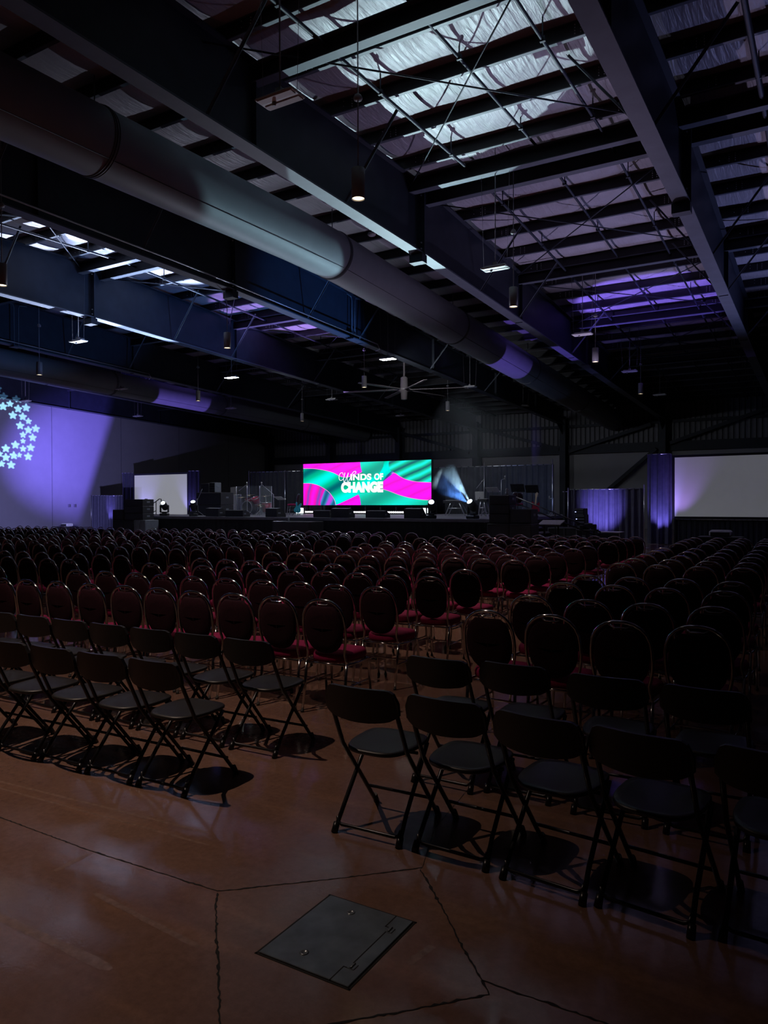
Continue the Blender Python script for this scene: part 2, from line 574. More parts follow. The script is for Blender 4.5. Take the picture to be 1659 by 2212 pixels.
# rafters: tapered deep plate girders, spliced at the ridge, with columns on the far wall
for k, x in enumerate(R0 + [-39.2, 3.44]):
    t = thing('roof_rafter', None, None, (0, 0, 0))
    tag(t, 'deep dark steel roof girder spanning the hall from wall to ridge splice', kind='structure')
    for (y0, y1) in ((YF, RIDGE), (RIDGE, YB - 0.7)):
        b = MB()
        fo = 0.0 if y1 <= RIDGE else 0.04
        n = 8
        q = [y0 + (y1 - y0) * i / n for i in range(n + 1)]
        poly = [(y, zbot(min(y, y1 - .001) if y1 <= RIDGE else max(y, RIDGE + .001)) + fo) for y in q]
        polyt = [(y, zroof(y) - 0.27) for y in reversed(q)]
        b.prism(poly + polyt, 0, x - 0.012, x + 0.012)
        for i in range(n):
            (ya, za), (yb, zb) = poly[i], poly[i + 1]
            b.prism([(ya, za - 0.02), (yb, zb - 0.02), (yb, zb + 0.015), (ya, za + 0.015)], 0, x - 0.16, x + 0.16, mat=1)
            (yb, zb), (ya, za) = polyt[n - i], polyt[n - i - 1]
            b.prism([(ya, za - 0.015), (yb, zb - 0.015), (yb, zb + 0.015), (ya, za + 0.015)], 0, x - 0.13, x + 0.13)
        for yy in ([4, 10.2] if y1 <= RIDGE else [23.3, 29.0, 36.0, 42.0]):
            b.box((x, yy, (zbot(yy) + zroof(yy) - 0.27) / 2), (0.24, 0.012, zroof(yy) - 0.27 - zbot(yy)))
        b.build('girder', [M['steel'], M['flange']], t)
    b = MB()
    b.box((x, RIDGE, 8.66), (0.36, 0.06, 1.84))
    b.box((x, RIDGE - 0.03, 7.66), (0.36, 0.24, 0.20))
    for z in (7.9, 8.05, 9.2, 9.35):
        for s in (-0.1, 0.1):
            b.cyl((x + s, RIDGE - 0.06, z), (x + s, RIDGE + 0.06, z), 0.018, n=6, mat=1)
    b.build('splice_plate', [M['steel'], M['bolt']], t)
    b = MB()
    yc = YB - 0.55
    b.box((x, yc, 3.6), (0.02, 0.7, 7.2))
    b.box((x, yc - 0.36, 3.55), (0.38, 0.03, 7.1), mat=0)
    b.box((x, yc + 0.36, 3.55), (0.38, 0.03, 7.1))
    b.prism([(yc - 0.36, 6.0), (yc - 1.6, zbot(yc - 1.6) + 0.04), (yc - 0.2, zbot(yc) + 0.4), (yc, 6.0)], 0, x - 0.02, x + 0.02)
    b.build('column', [M['steel']], t)

# purlins
for y in pur:
    z1 = zroof(y)
    o = ibeam_x('roof_purlin', y, z1 - 0.27, z1 - 0.005, XL, XR, 0.075)
    tag(o, 'thin dark steel purlin carrying the roof insulation', kind='structure')
    bb = MB()
    for x in R0:
        for dx in (-0.75, -0.95, -1.05, 0.75, 0.62, 0.42):
            for dz in (0.07, 0.12, 0.17, 0.22):
                if dx in (-0.75, 0.42) and dz in (0.07, 0.17):
                    continue
                bb.box((x + dx, y - 0.018, z1 - 0.27 + dz - 0.01), (0.016, 0.02, 0.016))
    bb.build('bolt_row', M['bolt'], o)
    tag(o.children[0], kind='stuff')
# strut beams between the girders
for y, dz in ((10.27, 0.32), (RIDGE - 0.42, 0.34), (RIDGE + 0.42, 0.34), (23.3, 0.30), (29.0, 0.30), (36.0, 0.3)):
    z = zroof(y) - 0.30
    for (xa, xb) in ((3.44, R0[0]), (R0[0], R0[1]), (R0[2], R0[3]), (R0[3], R0[4]), (R0[5], -39.2)):
        o = ibeam_x('strut_beam', y, z - dz, z, xb + .02, xa - .02, 0.2, [M['purlin'], M['flange']])
        tag(o, 'horizontal steel strut between the roof girders', kind='structure')

# sag rods / pipes that run along the slope
for (x, off, r) in ((-7.2, 0.42, 0.035), (-4.1, 0.42, 0.03), (-1.15, 0.5, 0.05), (-5.6, 0.26, 0.03),
                    (-19.3, 0.45, 0.035), (-10.2, 0.42, 0.03), (-25.2, 0.45, 0.035), (-31.5, 0.45, 0.035)):
    b = MB()
    pts = [(x + 0.01 * math.sin(y), y, zroof(y) - off) for y in (1, 6, 11, RIDGE, 20, 25, 30, 36, 42, 47)]
    b.tube(pts, r, 8)
    for y in range(3, 46, 3):
        b.box((x, y, zroof(y) - off / 2), (0.02, 0.02, off))
        b.box((x, y, zroof(y) - off), (0.09, 0.05, 0.09))
    tag(b.build('sprinkler_pipe', M['steel']), 'long thin pipe clamped beneath the roof purlins', kind='structure')

# rod bracing crosses
for (xa, xb) in ((R0[1], R0[0]), (R0[3], R0[2]), (R0[5], R0[4])):
    for (ya, yb_) in ((9.0, 16.0), (17.0, 23.0), (23.6, 29.0), (29.4, 36)):
        b = MB()
        b.cyl((xa, ya, zroof(ya) - 0.5), (xb, yb_, zroof(yb_) - 0.5), 0.016, n=6)
        b.cyl((xb, ya, zroof(ya) - 0.46), (xa, yb_, zroof(yb_) - 0.46), 0.016, n=6)
        tag(b.build('brace_rod', M['steel']), 'thin crossed bracing rods under the roof', kind='structure')
# flange braces from purlin down to the girder's bottom flange
for x in R0:
    for y in [RIDGE - 7.4, RIDGE - 3.4, RIDGE + 3.5, RIDGE + 6.6, RIDGE + 12.2, RIDGE + 18.0]:
        for s in (-1, 1):
            b = MB()
            p0 = Vector((x + 0.1 * s, y, zbot(y) + 0.06))
            p1 = Vector((x + 1.35 * s, y, zroof(y) - 0.22))
            d = (p1 - p0)
            rot = d.to_track_quat('Z', 'Y').to_matrix()
            b.box((p0 + p1) / 2, (0.045, 0.008, d.length), rot)
            b.box((p0 + p1) / 2 + Vector((0.02, 0.02, 0)), (0.008, 0.045, d.length), rot)
            tag(b.build('flange_brace', M['purlinlip']), 'slanting angle brace from purlin to girder flange', kind='structure')

# diagonal braces on the far wall
for (x0, x1, z0, z1) in ((-9.5, -14.6, 6.4, 4.9), (-9.2, -12.6, 4.9, 2.0), (-27.5, -21.6, 6.9, 5.1), (-21.4, -15.2, 6.9, 5.1), (-8.4, -3.0, 5.2, 7.0)):
    b = MB()
    p0, p1 = Vector((x0, YB - 0.45, z0)), Vector((x1, YB - 0.45, z1))
    d = p1 - p0
    b.box((p0 + p1) / 2, (0.22, 0.2, d.length), d.to_track_quat('Z', 'Y').to_matrix())
    tag(b.build('wall_brace', M['steel']), 'diagonal steel brace on the far wall', kind='structure')


# ------------------------------------------------------------------ ducts
def duct(xc, zc, r, label, sl=0.055, joints=(9.3, 17.0, 24.6, 32.2, 40)):
    t = thing('air_duct', label, 'duct', (xc, 0, 0), 0, 'round ducts under the roof')
    ends = [YF + .3] + list(joints) + [YB - 0.6]

    def zc_(y):
        return zc + 0.012 * (y - RIDGE) if y < RIDGE else zc - sl * (y - RIDGE)
    for a0, a1 in zip(ends[:-1], ends[1:]):
        b = MB()
        n = 4
        rings = []
        for i in range(n + 1):
            y = a0 + (a1 - a0) * i / n
            rings.append([(r * math.cos(2 * PI * k / 48), y, zc_(y) + r * math.sin(2 * PI * k / 48)) for k in range(48)])
        b.loft(rings, 0, False, False)
        b.tube([(-r * 0.72, a0, zc_(a0) - r * .70), (-r * 0.72, a1, zc_(a1) - r * .70)], 0.008, 6, mat=1)
        b.tube([(r * 0.72, a0, zc_(a0) - r * .70), (r * 0.72, a1, zc_(a1) - r * .70)], 0.008, 6, mat=1)
        b.build('duct_section', [M['duct'], M['seam']], t)
    for j in joints:
        b = MB()
        for dy, rr in ((-0.05, .012), (0.05, .012), (0, .02)):
            pts = [((r + 0.004) * math.cos(2 * PI * k / 48), j + dy, zc_(j) + (r + 0.004) * math.sin(2 * PI * k / 48)) for k in range(48)]
            b.tube(pts, rr, 6, True)
        b.cyl((0, j, zc_(j) + r), (0, j, zroof(j) - 0.02), 0.012, n=6)
        b.build('coupling_ring', M['seam'], t)
    return t


duct(-11.75, 8.48, 0.64, 'large round grey duct, the one with the icy spotlight patch')
duct(-30.1, 7.75, 0.56, 'round grey duct nearest the side wall, with violet glow at mid length', 0.030)

# clipped conduit tray on the near face of girder lines
for x, s in ((R0[2], 1), (R0[4], 1)):
    b = MB()
    b.tube([(x + 0.3 * s, y, zbot(y) + 0.1) for y in (6, 10, 14, RIDGE, 20, 24)] , 0.02, 6)
    b.tube([(x + 0.3 * s, 24, zbot(24) + 0.1), (x + 0.3 * s, 24.15, zbot(24) - 0.06), (x + 0.1 * s, 24.2, zbot(24) - 0.1)], 0.02, 6)
    tag(b.build('conduit', M['alu']), 'thin electrical conduit clipped along a roof girder', kind='structure')

for (x, y) in ((R0[2] + 0.2, 22.5), (R0[4] + 0.2, 17.6), (R0[1] + .2, 30.5)):
    b = MB()
    for dy in (-.09, .09):
        b.tube([(x, y + dy, zbot(y) - .02), (x, y + dy, zroof(y) - .55), (x, y + dy * 1.5, zroof(y) - .42), (x, y + dy * 5, zroof(y) - .38)], .022, 8)
    b.box((x - .05, y, zbot(y) - .03), (.34, .34, .04))
    tag(b.build('conduit', M['flange']), 'pair of vertical conduits dropping past a roof girder', kind='structure')

# ------------------------------------------------------------------ pendant lamps
PEND = [(-6.06, 9.45, 'cylinder pendant hanging nearest, in front of the ridge splice', 1300),
        (-6.34, 16.51, 'cylinder pendant second along the row over the main aisle', 700),
        (-6.58, 24.39, 'cylinder pendant third along the row over the main aisle', 90),
        (-6.91, 32.64, 'cylinder pendant fourth and farthest of the row over the main aisle', 60),
        (-15.15, 16.53, 'cylinder pendant hanging in front of the lit high bay panel', 330),
        (-15.78, 24.99, 'cylinder pendant below left of the brighter lit high bay panel', 60),
        (-16.29, 33.49, 'small cylinder pendant above the smoke beside the event screen', 30),
        (-25.26, 33.55, 'small cylinder pendant high above the left end of the event screen', 30),
        (-24.08, 24.39, 'cylinder pendant in front of the violet lit duct', 60),
        (-23.9, 16.52, 'cylinder pendant just above the projected stars', 250),
        (-14.75, 9.36, 'cylinder pendant cut by the picture edge below the ducts', 300)]
proto = thing('pendant_lamp', PEND[0][2], 'pendant lamp', (0, 0, 0), 0, 'cylinder pendant lamps')
b = MB()
b.lathe([(0.0, 0.45), (0.095, 0.45), (0.1, 0.445), (0.1, 0.0), (0.094, 0.0), (0.09, 0.012), (0.088, 0.10)], 28, cap=False)
b.build('lamp_body', M['lampgrey'], proto)
b = MB()
b.lathe([(0.0, 0.035), (0.05, 0.03), (0.088, 0.02)], 24, cap=False)
b.build('lamp_glass', M['warmlamp'], proto)
b = MB()
b.cyl((0, 0, 0.40), (0, 0, 3.1), 0.010, n=8)
b.lathe([(0.012, 1.45), (0.06, 1.46), (0.07, 1.49), (0.05, 1.53), (0.012, 1.56)], 16)
b.build('stem', M['lampgrey'], proto)
for i, (x, y, lab, pw) in enumerate(PEND):
    top = zroof(y) - 6.2
    if i == 0:
        proto.location = (x, y, 6.2)
    else:
        o = dup(proto, (x, y, 6.2), 0, lab)
        for ch in o.children:
            if ch.name.startswith('stem'):
                ch.scale.z = top / 3.1
    spot('pendant_bulb', (x, y, 6.195), (x, y, 0), pw * 0.5, WARM, 48, 1.0, 0.03)
# the next pendants of the same rows, behind and beside the viewer (out of the picture)
for (x, y, pw) in ((-5.45, 2.5, 620), (-14.3, 2.3, 200)):
    o = dup(proto, (x, y, 6.2), 0, 'cylinder pendant of the aisle row out of view above the viewer' if x > -10 else 'cylinder pendant of the outer row out of view beside the viewer')
    spot('pendant_bulb', (x, y, 6.195), (x, y, 0), pw * 1.12, WARM, 46, 1.0, 0.018)


# ------------------------------------------------------------------ high bay panels
def highbay(x, y, z, label, lit=False, rz=0.35):
    t = thing('high_bay_light', label, 'ceiling light', (x, y, z), rz, 'suspended high bay panels')
    b = MB()
    b.bbox((0, 0, 0), (0.30, 0.62, 0.035), 0.01)
    b.box((0, 0, 0.04), (0.10, 0.50, 0.05))
    b.build('housing', M['white'], t)
    b = MB()
    for s in (-0.085, 0.085):
        b.bbox((s, 0, -0.022), (0.11, 0.56, 0.012), 0.004)
    b.build('diffuser', M['litpanel'] if lit else M['diffw'], t)
    b = MB()
    b.cyl((0, 0.1, -0.02), (0, 0.1, -0.07), 0.03, 0.022, n=12)
    b.build('sensor', M['lampgrey'], t)
    b = MB()
    L = zroof(y) - z
    b.cyl((0, 0, 0.06), (0, 0, L), 0.012, n=6)
    b.box((0, 0, 0.09), (0.09, 0.09, 0.08))
    for s in (-1, 1):
        b.cyl((0, 0.28 * s, 0.02), (0.0, 0.36 * s, L), 0.004, n=4)
    b.build('hanger', M['lampgrey'], t)
    if lit:
        spot('high_bay_lamp', (x, y + 0.3, z - 0.05), (x, 46, 0.0), 420, (0.86, 0.90, 1.0), 50, 1.0, 0.12)
        for s in (0,):
            spot('high_bay_lamp', (x, y, z - 0.04), (x, y, 0), 520, (0.86, 0.92, 1.0), 72, 0.3, 0.12)
    return t


HB = [(605, 213, 7.0, 'unlit rectangular high bay panel nearest, close under the big roof girder', 0),
      (1070, 579, 7.0, 'unlit high bay panel beside the second aisle pendant', 0),
      (1258, 722, 7.0, 'unlit high bay panel against the violet lit roof', 0),
      (1360, 802, 7.0, 'unlit high bay panel tinted violet, hanging free right of the violet roof patch', 0),
      (169, 737, 7.0, 'unlit high bay panel hanging before the dark girders at far left', 0),
      (500, 815, 7.0, 'glowing high bay panel, the left one of the two lit', 1),
      (838, 775, 7.0, 'glowing high bay panel, the brighter one above the ceiling fan', 1),
      (499, 882, 7.0, 'unlit high bay panel just below the left glowing one', 0),
      (298, 899, 7.0, 'unlit high bay panel in front of the dark part of the side wall', 0),
      (717, 863, 7.0, 'unlit high bay panel to the left of the ceiling fan', 0),
      (866, 898, 7.0, 'unlit high bay panel directly beneath the ceiling fan', 0),
      (55, 866, 7.0, 'unlit high bay panel overlapping the projected stars', 0),
      (1015, 836, 7.0, 'unlit high bay panel to the right of the ceiling fan', 0),
      (1130, 877, 7.0, 'unlit high bay panel above the smoke cloud', 0),
      (1425, 853, 7.0, 'faint unlit high bay panel right of the farthest aisle pendant', 0),
      (262, 840, 7.0, 'small unlit high bay panel under the violet lit duct', 0)]
for (u, v, z, lab, lit) in HB:
    p = onz(u, v, z)
    highbay(p.x, p.y, z, lab, bool(lit), PI / 2)

# ceiling fan
p = onz(873, 842, 6.4)
t = thing('ceiling_fan', 'large many-bladed industrial ceiling fan hanging in the dark beyond the lit panel', 'ceiling fan', (p.x, p.y, 6.4))
b = MB()
b.cyl((0, 0, 0.2), (0, 0, zroof(p.y) - 6.4), 0.04)
b.build('down_rod', M['fan'], t)
b = MB()
b.lathe([(0.05, -0.42), (0.13, -0.40), (0.15, -0.1), (0.28, -0.05), (0.30, 0.03), (0.16, 0.08), (0.15, 0.5), (0.06, 0.56)], 20)
b.build('motor', M['fan'], t)
for k in range(6):
    a = k * PI / 3 + 0.3
    b = MB()
    rot = Matrix.Rotation(a, 3, 'Z') @ Matrix.Rotation(0.15, 3, 'X')
    b.bbox(rot @ Vector((1.45, 0, 0)), (2.4, 0.17, 0.03), 0.01, rot)
    b.build('blade', M['fan'], t)

# smoke detectors / small round sensors
for (u, v, z, lab) in ((803, 507, 9.2, 'round white detector beside the icy duct patch'),
                       (1280, 822, 8.6, 'small dim round detector left of the farthest pendant'),
                       (1309, 844, 8.6, 'dim round detector, the lower right one of two under the girder'),
                       (28, 442, 9.2, 'round white detector at the picture edge above the ducts')):
    p = onz(u, v, z)
    b = MB()
    b.lathe([(0.02, 0.06), (0.10, 0.05), (0.12, 0.0), (0.09, -0.03), (0.0, -0.04)], 18)
    b.cyl((0, 0, 0.04), (0, 0, zroof(p.y) - z), 0.01, n=6)
    tag(b.build('ceiling_detector', M['white'], None, p), lab, 'detector', 'round ceiling detectors')

# ------------------------------------------------------------------ floor joints and hatch
def crack(pts, wid=0.012, seed=0):
    rnd = random.Random(seed)
    out = []
    for (x0, y0), (x1, y1) in zip(pts[:-1], pts[1:]):
        L = math.hypot(x1 - x0, y1 - y0)
        n = max(2, int(L / 0.016))
        for i in range(n):
            f = i / n
            out.append((x0 + (x1 - x0) * f, y0 + (y1 - y0) * f))
    out.append(pts[-1])
    b = MB()
    vs, fs = [], []
    for i, (x, y) in enumerate(out):
        j = min(i + 1, len(out) - 1)
        k = max(i - 1, 0)
        dx, dy = out[j][0] - out[k][0], out[j][1] - out[k][1]
        L = math.hypot(dx, dy) or 1
        nx_, ny_ = -dy / L, dx / L
        w0 = wid * (0.15 + 0.18 * rnd.random() + 0.75 * rnd.random() ** 5)
        w1 = wid * (0.15 + 0.18 * rnd.random() + 0.75 * rnd.random() ** 5)
        o = (rnd.random() - 0.5) * wid * 0.55
        vs += [(x + nx_ * (w0 + o), y + ny_ * (w0 + o), 0.0012), (x + nx_ * (o - w1), y + ny_ * (o - w1), 0.0012)]
    fs = [(2 * i, 2 * i + 2, 2 * i + 3, 2 * i + 1) for i in range(len(out) - 1)]
    b.add(vs, fs)
    return tag(b.build('trim_floor_joint', M['groove']), 'ragged dark joint in the brown concrete floor', kind='structure')


crack([(-5.6, 2.42), (-3.87, 2.41), (-3.16, 2.40), (-2.3, 2.43)], 0.008, 1)
crack([(-2.3, 2.43), (-1.9, 2.80), (-1.68, 3.02), (-1.63, 3.07)], 0.009, 2)
crack([(-1.63, 3.05), (-1.56, 2.98), (-1.37, 2.78), (-1.21, 2.6), (-1.06, 2.45)], 0.010, 3)
crack([(-2.29, 2.42), (-2.22, 2.33), (-1.94, 2.05), (-1.71, 1.81), (-1.5, 1.6)], 0.010, 4)
crack([(-1.06, 2.45), (-1.01, 2.39), (-1.19, 2.2), (-1.39, 2.0), (-1.6, 1.78)], 0.010, 5)
crack([(-1.06, 2.45), (-0.79, 2.45), (0.6, 2.46)], 0.009, 6)
crack([(-1.63, 3.07), (-1.77, 3.47), (-1.9, 4.52), (-1.95, 17.5)], 0.004, 7)

# old tape and scuff marks on the concrete
M['scuff'] = mat('scuffed_concrete', (0.200, 0.124, 0.092), 0.25, noise=0.22, nscale=30, spec=0.6)
for (ua, va, ub, vb, wm) in ((-40, 1678, 452, 1800, .022), (-40, 1692, 452, 1826, .018), (118, 1882, 192, 1844, .03), (205, 1930, 430, 2046, .03), (-40, 1962, 240, 2094, .045), (880, 2082, 935, 2044, .035)):
    p0, p1 = onz(ua, va, 0), onz(ub, vb, 0)
    d_ = (p1 - p0).normalized()
    n_ = Vector((-d_.y, d_.x, 0)) * wm / 2
    b = MB()
    rr = random.Random(int(ua + vb))
    vs = []
    for i in range(25):
        c_ = p0 + (p1 - p0) * i / 24
        e0, e1 = 0.8 + 0.3 * rr.random(), 0.8 + 0.3 * rr.random()
        if i in (0, 24):
            e0 = e1 = 0.4
        vs += [tuple(c_ + n_ * e0 + Vector((0, 0, 0.0006))), tuple(c_ - n_ * e1 + Vector((0, 0, 0.0006)))]
    b.add(vs, [(2 * i, 2 * i + 2, 2 * i + 3, 2 * i + 1) for i in range(24)])
    tag(b.build('trim_floor_mark', M['scuff']), 'faint worn tape mark on the brown concrete floor', kind='structure')

t = thing('floor_hatch', 'square steel floor box cover set in the concrete inside a diamond joint', 'floor cover', (-1.65, 2.41, 0))
b = MB()
b.bbox((0, 0, 0.002), (0.405, 0.475, 0.008), 0.002)
b.build('cover', M['hatch'], t)
b = MB()
xg = 0.125
for (x0, y0, x1, y1) in ((xg, 0.235, xg, 0.15), (xg, 0.15, xg + 0.02, 0.15), (xg + 0.02, 0.15, xg + 0.02, -0.15), (xg + 0.02, -0.15, xg, -0.15), (xg, -0.15, xg, -0.235)):
    b.box(((x0 + x1) / 2, (y0 + y1) / 2, 0.0045), (abs(x1 - x0) + 0.005, abs(y1 - y0) + 0.005, 0.004))
for (cx, cy_, sx, sy) in ((0, 0.243, 0.43, 0.008), (0, -0.243, 0.43, 0.008), (0.209, 0, 0.008, 0.49), (-0.209, 0, 0.008, 0.49)):
    b.box((cx, cy_, 0.0005), (sx, sy, 0.002))
b.build('gap', M['groove'], t)
for y in (0.165, -0.155):
    b = MB()
    b.lathe([(0.018, 0.0), (0.018, 0.0075), (0.011, 0.009), (0.009, 0.0065), (0.0, 0.006)], 20, (-0.05, y, 0))
    b.build('screw', M['hatch'], t)
for y in (0.135, -0.135):
    b = MB()
    b.bbox((xg + 0.03, y, 0.006), (0.03, 0.035, 0.005), 0.0015)
    b.cyl((xg + 0.03, y - 0.016, 0.009), (xg + 0.03, y + 0.016, 0.009), 0.004, n=8)
    b.build('hinge', M['hatch'], t)


# ------------------------------------------------------------------ banquet chairs
def oval_pad(bm, hw, hh, cz, cy0, thick, tilt, flat=0.0, n=28):
    def outline(s):
        out = []
        for k in range(n):
            a = 2 * PI * k / n
            x, z = math.cos(a), math.sin(a)
            x = math.copysign(abs(x) ** 0.88, x) * hw * s
            z = math.copysign(abs(z) ** 0.92, z) * hh * s
            if z > 0 and abs(x) < hw * 0.55:
                z -= flat * (1 - (x / (hw * 0.55)) ** 2)
            out.append((x, z))
        return out
    rings = []
    for (s, dy) in ((0.02, -thick * .62), (0.6, -thick * .60), (0.93, -thick * .42), (1.0, -thick * .15), (1.0, thick * .15), (0.92, thick * .5), (0.6, thick * .75), (0.02, thick * .85)):
        rings.append([(x, cy0 + dy - (z) * tilt, cz + z) for x, z in outline(s)])
    bm.loft(rings)


def half_path():
    return [(0.0, .920), (.045, .918), (.09, .906), (.13, .882), (.165, .845), (.187, .795), (.195, .735), (.197, .675),
            (.194, .615), (.184, .56), (.173, .515), (.174, .475), (.184, .435), (.188, .40)]


def chair_meshes(lod):
    ms = {}
    b = MB()
    n = 24 if lod == 0 else 14
    rings = []
    for (s, z) in ((0.5, .405), (0.93, .41), (1.0, .43), (1.0, .462), (0.95, .482), (0.72, .493), (0.3, .497)):
        r = []
        for k in range(n):
            a = 2 * PI * k / n
            x, y = math.cos(a), math.sin(a)
            x = math.copysign(abs(x) ** 0.62, x) * 0.197 * s
            y = math.copysign(abs(y) ** 0.62, y) * 0.215 * s
            r.append((x * (1.0 if y > 0 else 0.93), y + 0.01, z))
        rings.append(r)
    b.loft(rings)
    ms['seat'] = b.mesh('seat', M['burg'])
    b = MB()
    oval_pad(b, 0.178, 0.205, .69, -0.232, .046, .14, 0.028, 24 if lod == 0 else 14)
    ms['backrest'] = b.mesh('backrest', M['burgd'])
    hp = half_path()

    def yy(z):
        return -0.195 - max(0, z - .45) * .14

    def frame(bm, mt=0):
        pts = [(-x, yy(z), z) for x, z in reversed(hp[1:])] + [(x, yy(z), z) for x, z in hp]
        if lod:
            pts = pts[::2]
        bm.tube(pts, 0.0115 if lod == 0 else 0.013, 8 if lod == 0 else 5, mat=mt)

    def leg(bm, sx, sy, mt=0):
        if sy < 0:
            bm.tube([(sx * .188, -.195, .41), (sx * .188, -.215, .25), (sx * .189, -.262, .012)], [.0125, .0125, .0105], 8 if lod == 0 else 5, mat=mt)
        else:
            bm.tube([(sx * .175, .13, .405), (sx * .19, .17, .395), (sx * .184, .186, .34), (sx * .189, .215, .012)], [.011, .0125, .0125, .0105], 8 if lod == 0 else 5, mat=mt)

    def rails(bm, mt=0):
        for s in (-1, 1):
            bm.tube([(s * .188, -.195, .4), (s * .188, 0, .392), (s * .185, .15, .4)], .010, 6, mat=mt)
            bm.tube([(s * .188, -.225, .22), (s * .187, .2, .22)], .008, 6, mat=mt)
        bm.tube([(-.188, -.2, .4), (.188, -.2, .4)], .010, 6, mat=mt)
        bm.tube([(-.188, .0, .22), (.188, .0, .22)], .008, 6, mat=mt)
    if lod == 0:
        b = MB()
        frame(b)
        b.tube([(-.075, yy(.9) + .01, .900), (-.04, yy(.9) - .004, .882), (.04, yy(.9) - .004, .882), (.075, yy(.9) + .01, .900)], .006, 6)
        ms['back_frame'] = b.mesh('back_frame', M['chrome'])
        for i, s_ in enumerate((-1, 1)):
            b = MB()
            b.tube([(s_ * .188, -.195, .4), (s_ * .188, 0, .392), (s_ * .185, .15, .4)], .010, 6)
            ms['seat_rail%d' % i] = b.mesh('seat_rail', M['chrome'])
            b = MB()
            b.tube([(s_ * .188, -.225, .22), (s_ * .187, .2, .22)], .008, 6)
            ms['stretcher%d' % i] = b.mesh('stretcher', M['chrome'])
        b = MB()
        b.tube([(-.188, .0, .22), (.188, .0, .22)], .008, 6)
        ms['stretcher2'] = b.mesh('stretcher', M['chrome'])
        b = MB()
        b.tube([(-.188, -.2, .4), (.188, -.2, .4)], .010, 6)
        ms['seat_rail2'] = b.mesh('seat_rail', M['chrome'])
        for i, (sx, sy) in enumerate(((-1, -1), (1, -1), (-1, 1), (1, 1))):
            b = MB()
            leg(b, sx, sy)
            b.cyl((sx * .189, -.263 if sy < 0 else .216, 0.0), (sx * .189, -.262 if sy < 0 else .215, .02), .0145, n=8, mat=1)
            ms['leg%d' % i] = b.mesh('leg', [M['chrome'], M['glide']])
    else:
        b = MB()
        frame(b)
        for sx in (-1, 1):
            leg(b, sx, -1)
            leg(b, sx, 1)
        rails(b)
        ms['chair_frame'] = b.mesh('chair_frame', M['chrome'])
    return ms


LOD = [chair_meshes(0), chair_meshes(1)]


def banquet_chair(x, y, rz, lod, label, group):
    t = thing('banquet_chair', label, 'chair', (x, y, 0), rz, group)
    for nme, me in LOD[lod].items():
        o = bpy.data.objects.new(nme.rstrip('0123'), me)
        C.objects.link(o)
        o.parent = t
    return t


ORD = ['', 'first', 'second', 'third', 'fourth', 'fifth', 'sixth', 'seventh', 'eighth', 'ninth', 'tenth', 'eleventh', 'twelfth', 'thirteenth']
ROWS_L = [4.88, 5.88, 6.95, 7.86, 9.42, 10.35, 11.15, 12.2, 13.0, 14.5, 15.25, 16.0, 17.0]
ROWS_R = [4.98, 5.92, 7.0, 7.9, 9.55, 10.45, 11.35, 12.2, 13.1, 14.57, 15.37, 16.2, 17.1]
BLK = [(-3.57, 'first block left of the main aisle'), (-9.02, 'second block left of the main aisle'),
       (-13.85, 'third block left of the main aisle'), (-19.2, 'fourth block, nearest the star-lit wall')]
cand = []
rnd = random.Random(11)
for r, a in enumerate(ROWS_L):
    for bi, (bx, bn) in enumerate(BLK):
        for s in range(12 if bi == 3 else 10):
            x = bx - 0.437 * s + (rnd.random() - .5) * 0.016 - 0.012 * r + (0.06 if r == 0 else 0)
            y = a - 0.055 * (-3.6 - x) + (rnd.random() - .5) * 0.05
            rz = 0.03 + (rnd.random() - .5) * 0.08
            cand.append((x, y, rz, r + 1, s + 1, bn, bi))
for r, a in enumerate(ROWS_R):
    for s in range(6):
        x = -2.09 - 0.034 * (a - 5) + 0.462 * s - (0.0 if s else 0.01) + (rnd.random() - .5) * 0.03
        y = a + (rnd.random() - .5) * 0.08
        cand.append((x, y, (rnd.random() - .5) * 0.1 - 0.05, r + 1, s + 1, 'block right of the main aisle', 4))
inview = []
for c in cand:
    u, v, d = seen((c[0], c[1], 0.8))
    if -30 < u < 1690 and d > 0:
        inview.append((d, c))
inview.sort(key=lambda q: q[0])
far_mb = MB()
for i, (d, (x, y, rz, r, s, bn, bi)) in enumerate(inview):
    yo = y + 0.26
    if i < 298:
        edge = 'seat' if s > 1 else 'seat by the aisle,'
        if bi == 4:
            lab = 'oval-backed chair right of the main aisle, %s seat in, %s row past the folding chairs' % (ORD[s], ORD[r])
        else:
            lab = 'oval-backed chair, %s, %s seat in, %s row' % (bn, ORD[s], ORD[r])
        banquet_chair(x, yo, rz, 0 if d < 10.5 else 1, lab, 'oval-backed burgundy banquet chairs in rows')
    else:
        rot = Matrix.Rotation(rz, 3, 'Z')
        for nme, me in LOD[1].items():
            k = {'seat': 0, 'backrest': 1, 'chair_frame': 2}[nme]
            vs = [rot @ v.co + Vector((x, yo, 0)) for v in me.vertices]
            far_mb.add(vs, [tuple(p.vertices) for p in me.polygons], k, True)
o = far_mb.build('banquet_chair_mass', [M['burg'], M['burgd'], M['chrome']])
tag(o, 'remaining distant rows of oval-backed chairs nearest the stage', 'chairs', 'oval-backed burgundy banquet chairs in rows', 'stuff')


